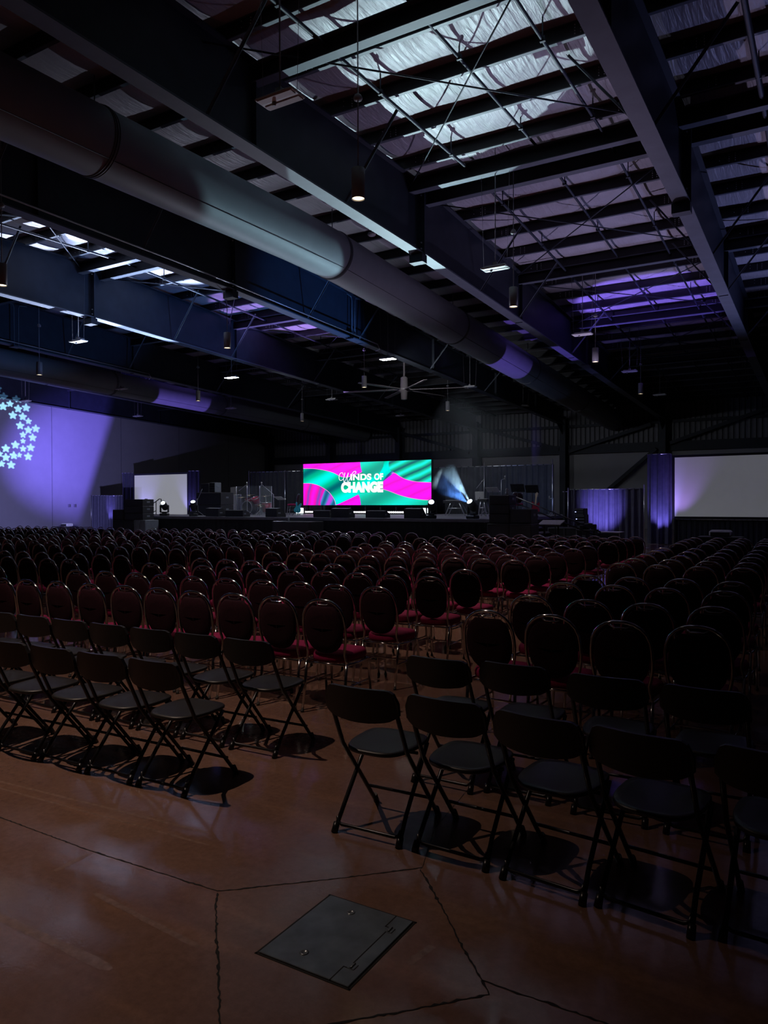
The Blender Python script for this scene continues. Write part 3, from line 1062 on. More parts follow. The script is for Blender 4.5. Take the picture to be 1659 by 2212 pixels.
# ------------------------------------------------------------------ folding chairs
def folding_meshes():
    ms = {}
    # seat pan: wide rounded rear, straight sides
    n = 40
    rings = []
    for (s, z) in ((0.94, .418), (1.0, .425), (1.0, .436), (0.97, .443), (0.80, .440), (0.4, .434), (0.02, .432)):
        r = []
        for k in range(n):
            a = 2 * PI * k / n
            x, y = math.cos(a), math.sin(a)
            x = math.copysign(abs(x) ** 0.6, x) * 0.185 * s
            y = math.copysign(abs(y) ** (0.75 if y < 0 else 0.45), y) * 0.205 * s
            x *= 1.0 if y > 0 else 1.0 + 0.10 * (y / 0.205)
            r.append((x, y + 0.04, z + 0.02 * max(0, y) - 0.012 * max(0, y - .15) * 8))
        rings.append(r)
    b = MB()
    b.loft(rings)
    ms['seat'] = b.mesh('seat', M['plastic'])
    # back panel, bowed backwards, rounded corners, wraps the posts
    b = MB()
    rows = []
    W = 0.210
    prof = []
    for k in range(21):
        f = -1 + k / 10
        x = f * W
        edge = max(0, abs(f) - 0.72) / 0.28
        top = .785 - 0.065 * (1 - math.sqrt(max(0, 1 - edge ** 2)))
        bot = .640 - 0.028 * (1 - f * f) + 0.02 * edge ** 2
        y = -0.205 - 0.035 * (1 - f * f)
        prof.append((x, y, top, bot))
    ring_f, ring_b = [], []
    for th, sh in ((-0.011, 0), (0.011, 0)):
        row = []
        for (x, y, top, bot) in prof:
            row.append((x, y + th - (top - .6) * .10, top))
        for (x, y, top, bot) in reversed(prof):
            row.append((x, y + th, bot))
        rows.append(row)
    n = len(rows[0])
    vs = rows[0] + rows[1]
    fs = []
    h = n // 2
    for off, flip in ((0, False), (n, True)):
        for i in range(h - 1):
            q = (off + i, off + i + 1, off + n - 2 - i, off + n - 1 - i)
            fs.append(tuple(reversed(q)) if flip else q)
    for i in range(n):
        j = (i + 1) % n
        fs.append((i, n + i, n + j, j))
    b.add(vs, fs, 0, False)
    ms['backrest'] = b.mesh('backrest', M['plastic'])
    for s, nm in ((-1, 'post0'), (1, 'post1')):
        b = MB()
        b.tube([(s * .184, -.222, .75), (s * .188, -.195, .66), (s * .190, -.09, .44), (s * .192, .19, .10), (s * .192, .255, .02)], [.0115] * 5, 8)
        b.cyl((s * .192, .245, .05), (s * .192, .272, 0), .0155, .017, n=10)
        ms[nm] = b.mesh('front_leg', M['blacktube'])
        b = MB()
        b.tube([(s * .176, .17, .42), (s * .179, .04, .27), (s * .181, -.09, .12), (s * .186, -.165, .02)], .0115, 8)
        b.cyl((s * .186, -.155, .045), (s * .187, -.18, 0), .0165, .018, n=10)
        ms['rear%d' % (s > 0)] = b.mesh('rear_leg', M['blacktube'])
    b = MB()
    b.tube([(-.184, -.15, .075), (-.178, -.157, .05), (-.155, -.16, .04), (.155, -.16, .04), (.178, -.157, .05), (.184, -.15, .075)], .009, 8)
    ms['floor_bar'] = b.mesh('floor_bar', M['blacktube'])
    b = MB()
    b.tube([(-.192, .19, .12), (.192, .19, .12)], .009, 8)
    ms['crossbar'] = b.mesh('crossbar', M['blacktube'])
    b = MB()
    b.tube([(-.179, .05, .40), (.179, .05, .40)], .008, 6)
    ms['seat_bar'] = b.mesh('seat_bar', M['blacktube'])
    return ms


FM = folding_meshes()
FN = {'post0': 'front_leg', 'post1': 'front_leg', 'rear0': 'rear_leg', 'rear1': 'rear_leg'}


def folding_chair(x, ytop, rz, label, group):
    t = thing('folding_chair', label, 'chair', (x, ytop + 0.24, 0), rz, group)
    for nme, me in FM.items():
        o = bpy.data.objects.new(FN.get(nme, nme), me)
        C.objects.link(o)
        o.parent = t
    return t


NR = [(-2.015, 3.12, 0.03), (-1.545, 3.13, -0.03), (-1.065, 3.08, -0.10), (-0.63, 3.06, -0.12), (-0.16, 3.07, -0.06), (0.35, 3.0, 0)]
for i, (x, y, rz) in enumerate(NR[:5]):
    folding_chair(x, y, rz, 'black folding chair right of the aisle, rear row, %s from the aisle' % ORD[i + 1], 'black folding chairs right of the aisle')
for i, (x, y, rz) in enumerate([(-1.99, 3.93, 0.0), (-1.545, 4.0, 0.0), (-1.02, 3.96, 0.02), (-0.53, 3.95, -0.03), (-0.05, 3.93, 0), (0.42, 3.95, 0)]):
    folding_chair(x, y, rz, 'black folding chair right of the aisle, row behind the oval chairs, %s from the aisle' % ORD[i + 1], 'black folding chairs right of the aisle')
for i, x in enumerate([-3.40, -3.845, -4.285, -4.725, -5.165]):
    folding_chair(x, 3.05 - 0.02 * i, 0.02 + 0.02 * (i % 2), 'black folding chair left of the aisle, rear row, %s from the aisle' % ORD[i + 1], 'black folding chairs left of the aisle')
for i, x in enumerate([-3.37, -3.825, -4.275, -4.72, -5.165, -5.61, -6.055, -6.5]):
    folding_chair(x, 3.83 - 0.01 * i, 0.03 - 0.02 * (i % 2), 'black folding chair left of the aisle, row behind the oval chairs, %s from the aisle' % ORD[i + 1], 'black folding chairs left of the aisle')
# printed sheets left on seats
# ------------------------------------------------------------------ stage
SX0, SX1, SYB = -26.3, -9.1, 31.2
t = thing('stage', 'long black skirted stage platform across the front of the hall', 'stage', ((SX0 + SX1) / 2, YS, 0))
b = MB()
b.box((0, (SYB - YS) / 2, DECK - 0.05), (SX1 - SX0, SYB - YS, 0.10))
b.build('deck', M['deck'], t)
b = MB()
n = 260
vs = []
for i in range(n + 1):
    x = -(SX1 - SX0) / 2 + (SX1 - SX0) * i / n
    y = 0.06 + 0.03 * math.sin(i * 1.9) + 0.01 * math.sin(i * 0.37)
    vs += [(x, y, 0.0), (x, 0.02, DECK - 0.11), (x, y + .03, 0.0), (x, 0.06, DECK - 0.11)]
fs = [(4 * i, 4 * i + 4, 4 * i + 5, 4 * i + 1) for i in range(n)] + [(4 * i + 2, 4 * i + 3, 4 * i + 7, 4 * i + 6) for i in range(n)]
b.add(vs, fs, 0, True)
for s in (-1, 1):
    b.box((s * (SX1 - SX0) / 2 * 0.998, (SYB - YS) / 2, (DECK - .1) / 2), (0.03, SYB - YS, DECK - 0.1))
b.build('skirt', M['skirt'], t)


def X(u, Y):
    return at(u, 1100, Y).x


def Z(u, v, Y):
    return at(u, v, Y).z


def wavy(b, x0, x1, Y, z0, z1, amp=0.05, wl=0.22, seed=0, m=0, flare=0.0):
    rnd = random.Random(seed)
    n = max(8, int((x1 - x0) / wl * 10))
    ph = rnd.random() * 6
    rows = 5
    for side in (0, 0.012):
        vs = []
        for j in range(rows + 1):
            f = j / rows
            for i in range(n + 1):
                x = x0 + (x1 - x0) * i / n
                a = 2 * PI * (x - x0) / wl
                y = amp * (0.45 + 0.55 * (1 - f)) * (math.sin(a + ph + 0.6 * math.sin(a * 0.23)) + 0.35 * math.sin(a * 2.3 + 1 + 2 * ph))
                vs.append((x, Y + y + side, z0 + (z1 - z0) * f))
        q = n + 1
        fs = [(j * q + i, j * q + i + 1, (j + 1) * q + i + 1, (j + 1) * q + i) for j in range(rows) for i in range(n)]
        if side:
            fs = [tuple(reversed(f)) for f in fs]
        b.add(vs, fs, m, True)
    return b


def pipe_drape(name, label, x0, x1, Y, z0, z1, material, amp=0.05, wl=0.22, seed=0, poles=(), ptop=None, group=None):
    t = thing(name, label, 'drape', ((x0 + x1) / 2, Y, z0), 0, group)
    h = (x1 - x0) / 2
    wavy(MB(), -h, h, 0, 0.0, z1 - z0, amp, wl, seed).build('curtain', material, t)
    b = MB()
    b.cyl((-h, 0.0, z1 - z0 - 0.02), (h, 0.0, z1 - z0 - 0.02), 0.02, n=8)
    b.build('rail', M['alu'], t)
    for px, pt in poles:
        b = MB()
        b.cyl((px - (x0 + x1) / 2, -0.10, 0), (px - (x0 + x1) / 2, -0.10, pt - z0), 0.022, n=10)
        b.bbox((px - (x0 + x1) / 2, -0.08, 0.01), (0.3, 0.3, 0.02), 0.004)
        b.build('upright', M['alu'], t)
    return t


# backdrop behind the stage
YB1 = 31.6
pipe_drape('backdrop_drape', 'tall black pleated backdrop drape hanging behind the stage, right of the event screen', X(930, YB1), X(1196, YB1), YB1, 0, Z(1060, 1006, YB1), M['drape'], 0.06, 0.30, 3,
           [(X(1196, YB1) - .02, Z(1196, 992, YB1)), (X(1048, YB1), Z(1048, 999, YB1))])
pipe_drape('backdrop_drape', 'tall black pleated backdrop drape hanging behind the drum kit', X(541, YB1), X(660, YB1), YB1, 0, Z(600, 1018, YB1), M['drape'], 0.06, 0.30, 4,
           [(X(541, YB1), Z(541, 1017, YB1)), (X(618.5, YB1), Z(618, 1015, YB1))])
pipe_drape('backdrop_drape', 'black pleated drape hanging behind and below the event screen', X(660, YB1) + .02, X(930, YB1) - .02, YB1, 0, 3.3, M['drape'], 0.06, 0.30, 5)
# low drapes
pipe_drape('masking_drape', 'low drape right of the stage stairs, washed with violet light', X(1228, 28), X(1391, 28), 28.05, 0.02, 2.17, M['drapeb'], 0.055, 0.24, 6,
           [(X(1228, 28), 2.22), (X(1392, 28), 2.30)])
pipe_drape('masking_drape', 'dark low drape between the backdrop and the violet lit one', SX1 + 0.12, X(1229, 28.6), 28.6, 0.02, 2.1, M['drape'], 0.05, 0.24, 16)
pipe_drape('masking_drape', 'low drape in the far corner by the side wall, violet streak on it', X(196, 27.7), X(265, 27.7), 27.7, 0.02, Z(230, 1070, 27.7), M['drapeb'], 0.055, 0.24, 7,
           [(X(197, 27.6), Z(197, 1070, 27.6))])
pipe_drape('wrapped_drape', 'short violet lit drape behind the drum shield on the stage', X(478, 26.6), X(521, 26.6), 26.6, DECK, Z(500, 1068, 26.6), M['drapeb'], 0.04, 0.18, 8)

# side projection screens framed with drapes


def side_screen(label, xa, ya, xb, yb, zb, zt, lab_d, left_w, right_w, sm):
    d = Vector((xb - xa, yb - ya, 0))
    L = d.length
    rz = math.atan2(d.y, d.x)
    t = thing('projection_screen', label, 'projection screen', ((xa + xb) / 2, (ya + yb) / 2, 0), rz)
    b = MB()
    b.box((0, 0, (zb + zt) / 2), (L, 0.02, zt - zb))
    b.build('screen_surface', sm, t)
    b = MB()
    for z in (zb - 0.045, zt + 0.045):
        b.box((0, 0.01, z), (L + .18, 0.05, 0.09))
    for s in (-1, 1):
        b.box((s * (L / 2 + 0.045), 0.01, (zb + zt) / 2), (0.09, 0.05, zt - zb))
        b.box((s * (L / 2 + 0.0), 0.05, zb / 2), (0.06, 0.06, zb))
        b.box((s * (L / 2 + 0.0), 0.05, 0.02), (0.06, 1.0, 0.04))
    b.build('frame', M['black'], t)
    k = Matrix.Rotation(rz, 4, 'Z')
    for s, wdt, lb in ((-1, left_w, lab_d[0]), (1, right_w, lab_d[1])):
        if wdt <= 0:
            continue
        cx = s * (L / 2 + 0.11 + wdt / 2)
        p = k @ Vector((cx, -0.02, 0)) + Vector(t.location)
        o = pipe_drape('screen_drape', lb, -wdt / 2, wdt / 2, 0, 0.02, zt + 0.18, M['drapeb'], 0.08, 0.30, int(10 + s * 3 + xa))
        o.location = (p.x, p.y, 0.02)
        o.rotation_euler.z = rz
    # dark skirt under and valance over the screen
    p = Vector(t.location) + k @ Vector((0, 0.09, 0))
    o = pipe_drape('screen_skirt', lab_d[2], -L / 2, L / 2, 0, 0.02, zb - 0.1, M['drape'], 0.03, 0.2, 31)
    o.location = (p.x, p.y, 0.02)
    o.rotation_euler.z = rz
    return t


pL, pR = at(291, 1068, 31.0), at(404.5, 1068, 31.0)
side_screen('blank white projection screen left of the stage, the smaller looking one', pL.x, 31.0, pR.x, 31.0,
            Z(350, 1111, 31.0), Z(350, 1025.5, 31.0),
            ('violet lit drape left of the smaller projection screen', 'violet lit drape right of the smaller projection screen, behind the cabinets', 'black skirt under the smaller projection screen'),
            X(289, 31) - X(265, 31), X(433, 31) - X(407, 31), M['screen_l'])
pL = at(1457.5, 1050, 31.0)
xr = pL.x + 4.2
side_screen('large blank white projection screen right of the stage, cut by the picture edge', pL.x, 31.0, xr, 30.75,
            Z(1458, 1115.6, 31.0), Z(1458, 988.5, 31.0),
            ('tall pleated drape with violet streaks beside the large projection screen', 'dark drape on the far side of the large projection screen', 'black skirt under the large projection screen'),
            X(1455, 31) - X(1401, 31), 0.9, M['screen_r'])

# event LED screen
YL = 29.5
lx0, lx1 = at(655.2, 1050, YL).x, at(931.6, 1050, YL).x
lz0, lz1 = (at(655, 1090.9, YL).z + at(931, 1091.5, YL).z) / 2, (at(655, 1002.4, YL).z + at(931, 993, YL).z) / 2
LW, LH = lx1 - lx0, lz1 - lz0
t = thing('led_screen', 'wide glowing event screen with magenta and teal swirls and white title lettering', 'screen', ((lx0 + lx1) / 2, YL, lz0))


def emis(name, build):
    m = bpy.data.materials.new(name)
    m.use_nodes = True
    nt = m.node_tree
    b_ = nt.nodes['Principled BSDF']
    b_.inputs['Base Color'].default_value = (0.02, 0.02, 0.02, 1)
    b_.inputs['Emission Strength'].default_value = 1.0
    out = build(nt)
    nt.links.new(out, b_.inputs['Emission Color'])
    return m


def wave_col(stops, scale, rot, dist, detail=2.0, dscale=1.0):
    def f(nt):
        tc = nt.nodes.new('ShaderNodeTexCoord')
        mp = nt.nodes.new('ShaderNodeMapping')
        mp.inputs['Rotation'].default_value = (0, rot, 0)
        nt.links.new(tc.outputs['Object'], mp.inputs['Vector'])
        wv = nt.nodes.new('ShaderNodeTexWave')
        wv.inputs['Scale'].default_value = scale
        wv.inputs['Distortion'].default_value = dist
        wv.inputs['Detail'].default_value = detail
        wv.inputs['Detail Scale'].default_value = dscale
        wv.bands_direction = 'Z'
        nt.links.new(mp.outputs[0], wv.inputs['Vector'])
        r = nt.nodes.new('ShaderNodeValToRGB')
        e = r.color_ramp.elements
        while len(e) < len(stops):
            e.new(0.5)
        for i, (p, c) in enumerate(stops):
            e[i].position = p
            e[i].color = (*c, 1)
        nt.links.new(wv.outputs['Fac'], r.inputs[0])
        return r.outputs[0]
    return f


TEAL = [(0.0, (0.0, 0.13, 0.16)), (0.22, (0.0, 0.40, 0.26)), (0.5, (0.0, 0.55, 0.30)), (0.75, (0.0, 0.75, 0.55)), (1.0, (0.0, 0.95, 0.85))]
MAG = [(0.0, (0.45, 0.02, 0.50)), (0.10, (0.85, 0.0, 0.45)), (0.3, (1.0, 0.0, 0.85)), (1.0, (1.0, 0.0, 0.95))]
M['led_teal'] = emis('led_teal_swirl', wave_col(TEAL, 0.22, 0.5, 4.0, 2.0, 0.7))
M['led_teal2'] = emis('led_teal_rays', wave_col(TEAL, 0.75, 0.38, 2.0, 3.0, 0.6))
M['led_teal3'] = emis('led_teal_soft', wave_col([(0.0, (0.0, 0.38, 0.28)), (0.5, (0.0, 0.62, 0.42)), (1.0, (0.0, 0.85, 0.68))], 0.25, 0.35, 3.0, 2.0, .7))
M['led_mag'] = emis('led_magenta', wave_col([(0.0, (0.9, 0.0, 0.7)), (0.15, (1.0, 0.0, 0.88)), (1.0, (1.0, 0.0, 0.95))], 0.7, 0.35, 1.0))
M['led_mag2'] = emis('led_magenta_waves', wave_col([(0.0, (0.25, 0.05, 0.55)), (0.2, (0.85, 0.0, 0.45)), (0.5, (1.0, 0.0, 0.55)), (1.0, (1.0, 0.0, 0.85))], 0.5, 1.25, 3.0))
M['led_blue'] = emis('led_blue_fold', wave_col([(0.0, (0.0, 0.10, 0.25)), (0.35, (0.02, 0.25, 0.45)), (0.65, (0.22, 0.12, 0.75)), (1.0, (0.65, 0.05, 0.8))], 0.6, 1.1, 2.0))
def _rgb(nt, c):
    n = nt.nodes.new('ShaderNodeRGB')
    n.outputs[0].default_value = (*c, 1)
    return n.outputs[0]


M['led_edge'] = emis('led_pink_edge', lambda nt: _rgb(nt, (1.0, 0.35, 0.75)))
M['led_white'] = emis('led_white', lambda nt: _rgb(nt, (1.0, 1.0, 1.0)))
b = MB()
b.box((0, 0.06, LH / 2), (LW, 0.10, LH))
for i in range(8):
    b.box((-LW / 2 + LW * i / 7, 0.14, LH / 2), (0.03, 0.08, LH))
b.build('cabinet', M['black'], t)


def S(x, y):
    """screen artwork coordinates: pixels of a 1530 x 510 drawing"""
    return (-LW / 2 + LW * x / 1530.0, LH * (1 - y / 510.0))


def art(name, pts, material, lift):
    q = [S(*p) for p in pts]
    b = MB()
    b.prism(q, 1, 0.008 - lift, 0.006)
    return b.build(name, material, t)


def smooth(pts, n=6):
    out = []
    P = [Vector((p[0], p[1])) for p in pts]
    for i in range(len(P) - 1):
        p0, p1, p2, p3 = P[max(i - 1, 0)], P[i], P[i + 1], P[min(i + 2, len(P) - 1)]
        for k in range(n):
            s = k / n
            out.append(tuple(0.5 * ((2 * p1) + (p2 - p0) * s + (2 * p0 - 5 * p1 + 4 * p2 - p3) * s * s + (3 * p1 - p0 - 3 * p2 + p3) * s ** 3)))
    out.append(tuple(P[-1]))
    return out


art('display', [(0, 0), (1530, 0), (1530, 510), (0, 510)], M['led_teal'], 0.002)
top_edge = smooth([(0, 55), (150, 62), (300, 90), (400, 122), (480, 165), (560, 175), (660, 150), (742, 118)])
art('artwork', [(0, 0), (720, 0), (724, 50), (742, 118)] + top_edge[::-1], M['led_mag'], 0.005)
ll = smooth([(0, 240), (90, 242), (180, 262), (260, 300), (330, 350), (380, 410), (405, 455), (418, 510)])
art('artwork', [(0, 510)] + ll, M['led_mag2'], 0.005)
art('artwork', smooth([(285, 315), (330, 350), (380, 410), (405, 455), (418, 510)]) + smooth([(225, 510), (222, 450), (245, 390), (285, 315)]), M['led_blue'], 0.007)
art('artwork', smooth([(418, 510), (520, 465), (620, 420), (690, 385)]) + smooth([(700, 388), (716, 430), (726, 510)]), M['led_mag'], 0.005)
rt_top = smooth([(990, 225), (1050, 185), (1112, 138), (1180, 178), (1250, 215), (1350, 242), (1450, 252), (1530, 256)])
rt_bot = smooth([(1530, 455), (1420, 448), (1300, 428), (1180, 395), (1080, 355), (990, 325)])
art('artwork', rt_top + rt_bot, M['led_mag'], 0.005)
art('artwork', smooth([(1060, 0), (1056, 50), (1070, 100), (1112, 138), (1180, 178), (1250, 215), (1350, 242), (1450, 252), (1530, 256)]) + [(1530, 0)], M['led_teal2'], 0.004)
art('artwork', smooth([(975, 250), (1010, 190), (1060, 140), (1090, 118), (1112, 138), (1050, 185), (990, 235)]), M['led_blue'], 0.006)
art('artwork', [(720, 0)] + smooth([(720, 0), (724, 50), (742, 118), (800, 170), (900, 190)]) + smooth([(960, 120), (990, 60), (1000, 0)]), M['led_teal3'], 0.004)
art('artwork', [(726, 510)] + smooth([(720, 470), (700, 388), (800, 360), (990, 325), (1080, 355), (1180, 395), (1300, 428), (1420, 448), (1530, 455)]) + [(1530, 510)], M['led_teal3'], 0.004)


def ribbon(pts, wpx, material, lift):
    q = [Vector(S(*p)) for p in pts]
    wm = LW * wpx / 1530.0 / 2
    L_, R_ = [], []
    for i, p in enumerate(q):
        d = (q[min(i + 1, len(q) - 1)] - q[max(i - 1, 0)])
        d.normalize()
        nrm = Vector((-d.y, d.x))
        L_.append(tuple(p + nrm * wm))
        R_.append(tuple(p - nrm * wm))
    b = MB()
    for i in range(len(q) - 1):
        b.prism([L_[i], L_[i + 1], R_[i + 1], R_[i]], 1, 0.008 - lift, 0.0)
    return b


ribbon(top_edge, 5, M['led_edge'], 0.012).build('artwork', M['led_edge'], t)
ribbon(ll, 5, M['led_edge'], 0.012).build('artwork', M['led_edge'], t)
ribbon(rt_top[10:], 5, M['led_edge'], 0.012).build('artwork', M['led_edge'], t)
ribbon(rt_bot, 5, M['led_edge'], 0.012).build('artwork', M['led_edge'], t)


def letter_text(txt, x0, x1, y0, y1, off, name):
    """block letters fitted into a box of the artwork"""
    cu = bpy.data.curves.new(name, 'FONT')
    cu.body = txt
    cu.size = 1.0
    cu.offset = off
    cu.space_character = 1.06
    cu.extrude = 0.004
    o = bpy.data.objects.new(name, cu)
    C.objects.link(o)
    bpy.context.view_layer.update()
    bb = [Vector(c) for c in o.bound_box]
    w0, w1 = min(c.x for c in bb), max(c.x for c in bb)
    h0, h1 = min(c.y for c in bb), max(c.y for c in bb)
    (ax, az), (bx, bz) = S(x0, y1), S(x1, y0)
    sx, sy = (bx - ax) / (w1 - w0), (bz - az) / (h1 - h0)
    cu.materials.append(M['led_white'])
    dg = bpy.context.evaluated_depsgraph_get()
    me = bpy.data.meshes.new_from_object(o.evaluated_get(dg))
    bpy.data.objects.remove(o)
    for v in me.vertices:
        x, y, z = v.co
        v.co = (ax + (x - w0) * sx, -0.012 - z, az + (y - h0) * sy)
    o = bpy.data.objects.new(name, me)
    C.objects.link(o)
    o.parent = t
    return o


letter_text('INDS', 603, 855, 138, 216, 0.045, 'lettering')
letter_text('OF', 888, 994, 138, 216, 0.045, 'lettering')
letter_text('CHANGE', 487, 992, 232, 362, 0.08, 'lettering')
wscript = smooth([(512, 148), (505, 122), (485, 122), (466, 145), (460, 178), (468, 205), (490, 212), (515, 190), (528, 150), (534, 120), (522, 165), (517, 205), (524, 232), (545, 200), (568, 145), (576, 125), (566, 170), (562, 212), (570, 236), (592, 200), (618, 142), (642, 112), (664, 108), (668, 124), (655, 135)], 8)
ribbon(wscript, 6, M['led_white'], 0.016).build('lettering', M['led_white'], t)
b = MB()
for i in range(9):
    x = -LW / 2 + 0.2 + (LW - 0.4) * i / 8
    b.box((x, 0.12, (DECK - lz0) / 2), (0.06, 0.06, lz0 - DECK))
    b.box((x, 0.2, DECK - lz0 + 0.03), (0.08, 0.7, 0.06))
b.build('base_frame', M['black'], t)

# moving heads
tilt0 = ['moving head light at the left end of the stage lip, icy lens tilted up',
         'moving head light second from the stage left end, icy lens tilted up',
         'moving head light under the right corner of the event screen',
         'moving head light shining a blue smoky beam, next to the tall right cabinets']
for (base, lens, d), lab, (u, Y, aim, pw, col, ha, bl) in zip(head_pos, tilt0, HEADS):
    yaw = math.atan2(d.y, d.x)
    t = thing('moving_head_light', lab, 'stage light', base, yaw - PI / 2, 'moving head lights along the stage lip')
    b = MB()
    b.bbox((0, 0, 0.055), (0.34, 0.30, 0.11), 0.02)
    b.cyl((0, 0, .11), (0, 0, .15), .1, n=16)
    b.build('base', M['box'], t)
    b = MB()
    b.bbox((0.0, -0.153, 0.06), (0.06, 0.006, 0.03), 0.002)
    b.build('display', M['status'], t)
    b = MB()
    for s in (-1, 1):
        b.bbox((s * 0.165, 0, 0.30), (0.05, 0.13, 0.32), 0.02)
    b.bbox((0, 0, 0.155), (0.36, 0.14, 0.05), 0.02)
    b.build('yoke', M['box'], t)
    el = math.asin(d.z)
    ax = Vector((0, math.cos(el), math.sin(el)))
    cpt = Vector((0, 0, 0.42))
    q = ax.to_track_quat('Z', 'Y').to_matrix()
    b = MB()
    b.lathe([(0.0, -0.20), (0.09, -0.20), (0.125, -0.15), (0.135, -0.02), (0.125, 0.12), (0.11, 0.20), (0.115, 0.235), (0.10, 0.235), (0.095, 0.22)], 24, cpt, q, cap=False)
    b.build('head', M['box'], t)
    b = MB()
    b.lathe([(0.0, 0.232), (0.05, 0.229), (0.094, 0.222)], 24, cpt, q, cap=False)
    b.build('lens', M['bluelens'], t)

# wedge monitors along the lip


def wedge(u0, u1, Y, label, style, rz=0.0):
    x0, x1 = X(u0, Y), X(u1, Y)
    wd = x1 - x0
    t = thing('floor_monitor', label, 'speaker', ((x0 + x1) / 2, Y + 0.22, DECK), rz, 'wedge monitors along the stage lip')
    h = 0.34 if style != 'low' else 0.26
    b = MB()
    prof = [(-0.20, 0.0), (0.22, 0.0), (0.22, 0.10), (-0.02, h), (-0.20, h * .93)]
    b.prism(prof, 0, -wd / 2, wd / 2)
    b.build('cabinet', M['box'], t)
    b = MB()
    b.prism([(0.222, 0.11), (-0.01, h + .004), (-0.015, h - .002), (0.21, 0.10)], 0, -wd / 2 + .03, wd / 2 - .03)
    b.build('grille', M['grille'], t)
    if style == 'top':
        b = MB()
        b.prism([(-0.20, h * .93), (-0.02, h), (-0.02, h + .006), (-0.20, h * .93 + .006)], 0, -wd / 2 + .01, wd / 2 - .01)
        b.build('top_panel', M['greybox'], t)
    for s in (-1, 1):
        b = MB()
        b.bbox((s * (wd / 2 + .002), -0.08, h * .45), (0.008, 0.12, 0.05), 0.003)
        b.build('side_handle', M['greybox'], t)
    return t


wedge(440, 478, 22.2, 'grey-topped wedge monitor between the left moving heads and the drum shield', 'top', -0.25)
wedge(486, 524, 22.2, 'low black wedge monitor in front of the short violet drape', 'low')
wedge(570, 604, 22.2, 'slanted wedge monitor in front of the drum kit', 'top', -0.3)
wedge(676, 711, 22.3, 'low black wedge monitor below the left part of the event screen', 'low')
wedge(714, 752, 22.1, 'wedge monitor with pale top below the event screen, left of centre', 'top')
wedge(789, 829, 22.3, 'low black wedge monitor below the middle of the event screen', 'low')
wedge(872, 908, 22.1, 'wedge monitor with pale top below the right part of the event screen', 'top')

# blinders and bar lights at the foot of the screen
for (u0, u1, lab) in ((640, 655, 'glowing square blinder light at the left foot of the event screen'), (913, 924, 'glowing square blinder light at the right foot of the event screen')):
    Y = 28.6
    x0, x1 = X(u0, Y), X(u1, Y)
    t = thing('blinder_light', lab, 'stage light', ((x0 + x1) / 2, Y, DECK), 0, 'blinder lights by the event screen')
    b = MB()
    b.bbox((0, 0.08, 0.16), (x1 - x0 + .06, 0.14, 0.30), 0.02)
    b.build('housing', M['black'], t)
    b = MB()
    b.bbox((0, 0.0, 0.16), (x1 - x0, 0.02, 0.25), 0.005)
    b.build('lamp', M['blinder'], t)
for (u0, u1, lab) in ((659, 676, 'short row of round bar lamps beside the left blinder light'), (706, 716, 'pair of bar lamps seen between the two left wedge monitors'), (752, 790, 'row of glowing bar lamps in the middle gap between wedge monitors'), (828, 872, 'row of glowing bar lamps in the right gap between wedge monitors')):
    Y = 28.8
    x0, x1 = X(u0, Y), X(u1, Y)
    t = thing('light_bar', lab, 'stage light', ((x0 + x1) / 2, Y, DECK), 0, 'light bars at the foot of the event screen')
    b = MB()
    b.bbox((0, 0.06, 0.10), (x1 - x0 + .04, 0.10, 0.12), 0.01)
    b.box((0, 0.06, 0.02), (x1 - x0, 0.2, 0.04))
    b.build('housing', M['black'], t)
    n = max(2, round((x1 - x0) / 0.095))
    for i in range(n):
        b = MB()
        b.lathe([(0.036, 0.0), (0.030, 0.012), (0.0, 0.016)], 12, (-(x1 - x0) / 2 + (i + .5) * (x1 - x0) / n, 0.01, 0.10), Matrix.Rotation(PI / 2, 3, 'X'))
        b.build('lamp', M['barlamp'], t)


def cab(name, label, u0, u1, v0, v1, Y, dep, material, z0=None, grid=1, group=None, cat='speaker', rz=0.0, faces=None):
    x0, x1 = X(u0, Y), X(u1, Y)
    zt, zb = at((u0 + u1) / 2, v0, Y).z, at((u0 + u1) / 2, v1, Y).z
    if z0 is not None:
        zb = z0
    t = thing(name, label, cat, ((x0 + x1) / 2, Y + dep / 2, zb), rz, group)
    wd, h = x1 - x0, zt - zb
    b = MB()
    b.bbox((0, 0, h / 2), (wd, dep, h), 0.015)
    b.build('cabinet', material, t)
    for i in range(grid):
        b = MB()
        hh = h / grid
        b.bbox((0, -dep / 2 - .004, hh * (i + .5)), (wd * .92, 0.012, hh * .86), 0.004)
        b.build('grille', faces or M['grille'], t)
    for s in (-1, 1):
        b = MB()
        b.bbox((s * (wd / 2 + .002), 0, h * .6), (0.01, 0.16, 0.07), 0.003)
        b.build('handle', M['greybox'], t)
    return t


def zt(u, v, Y):
    return at(u, v, Y).z


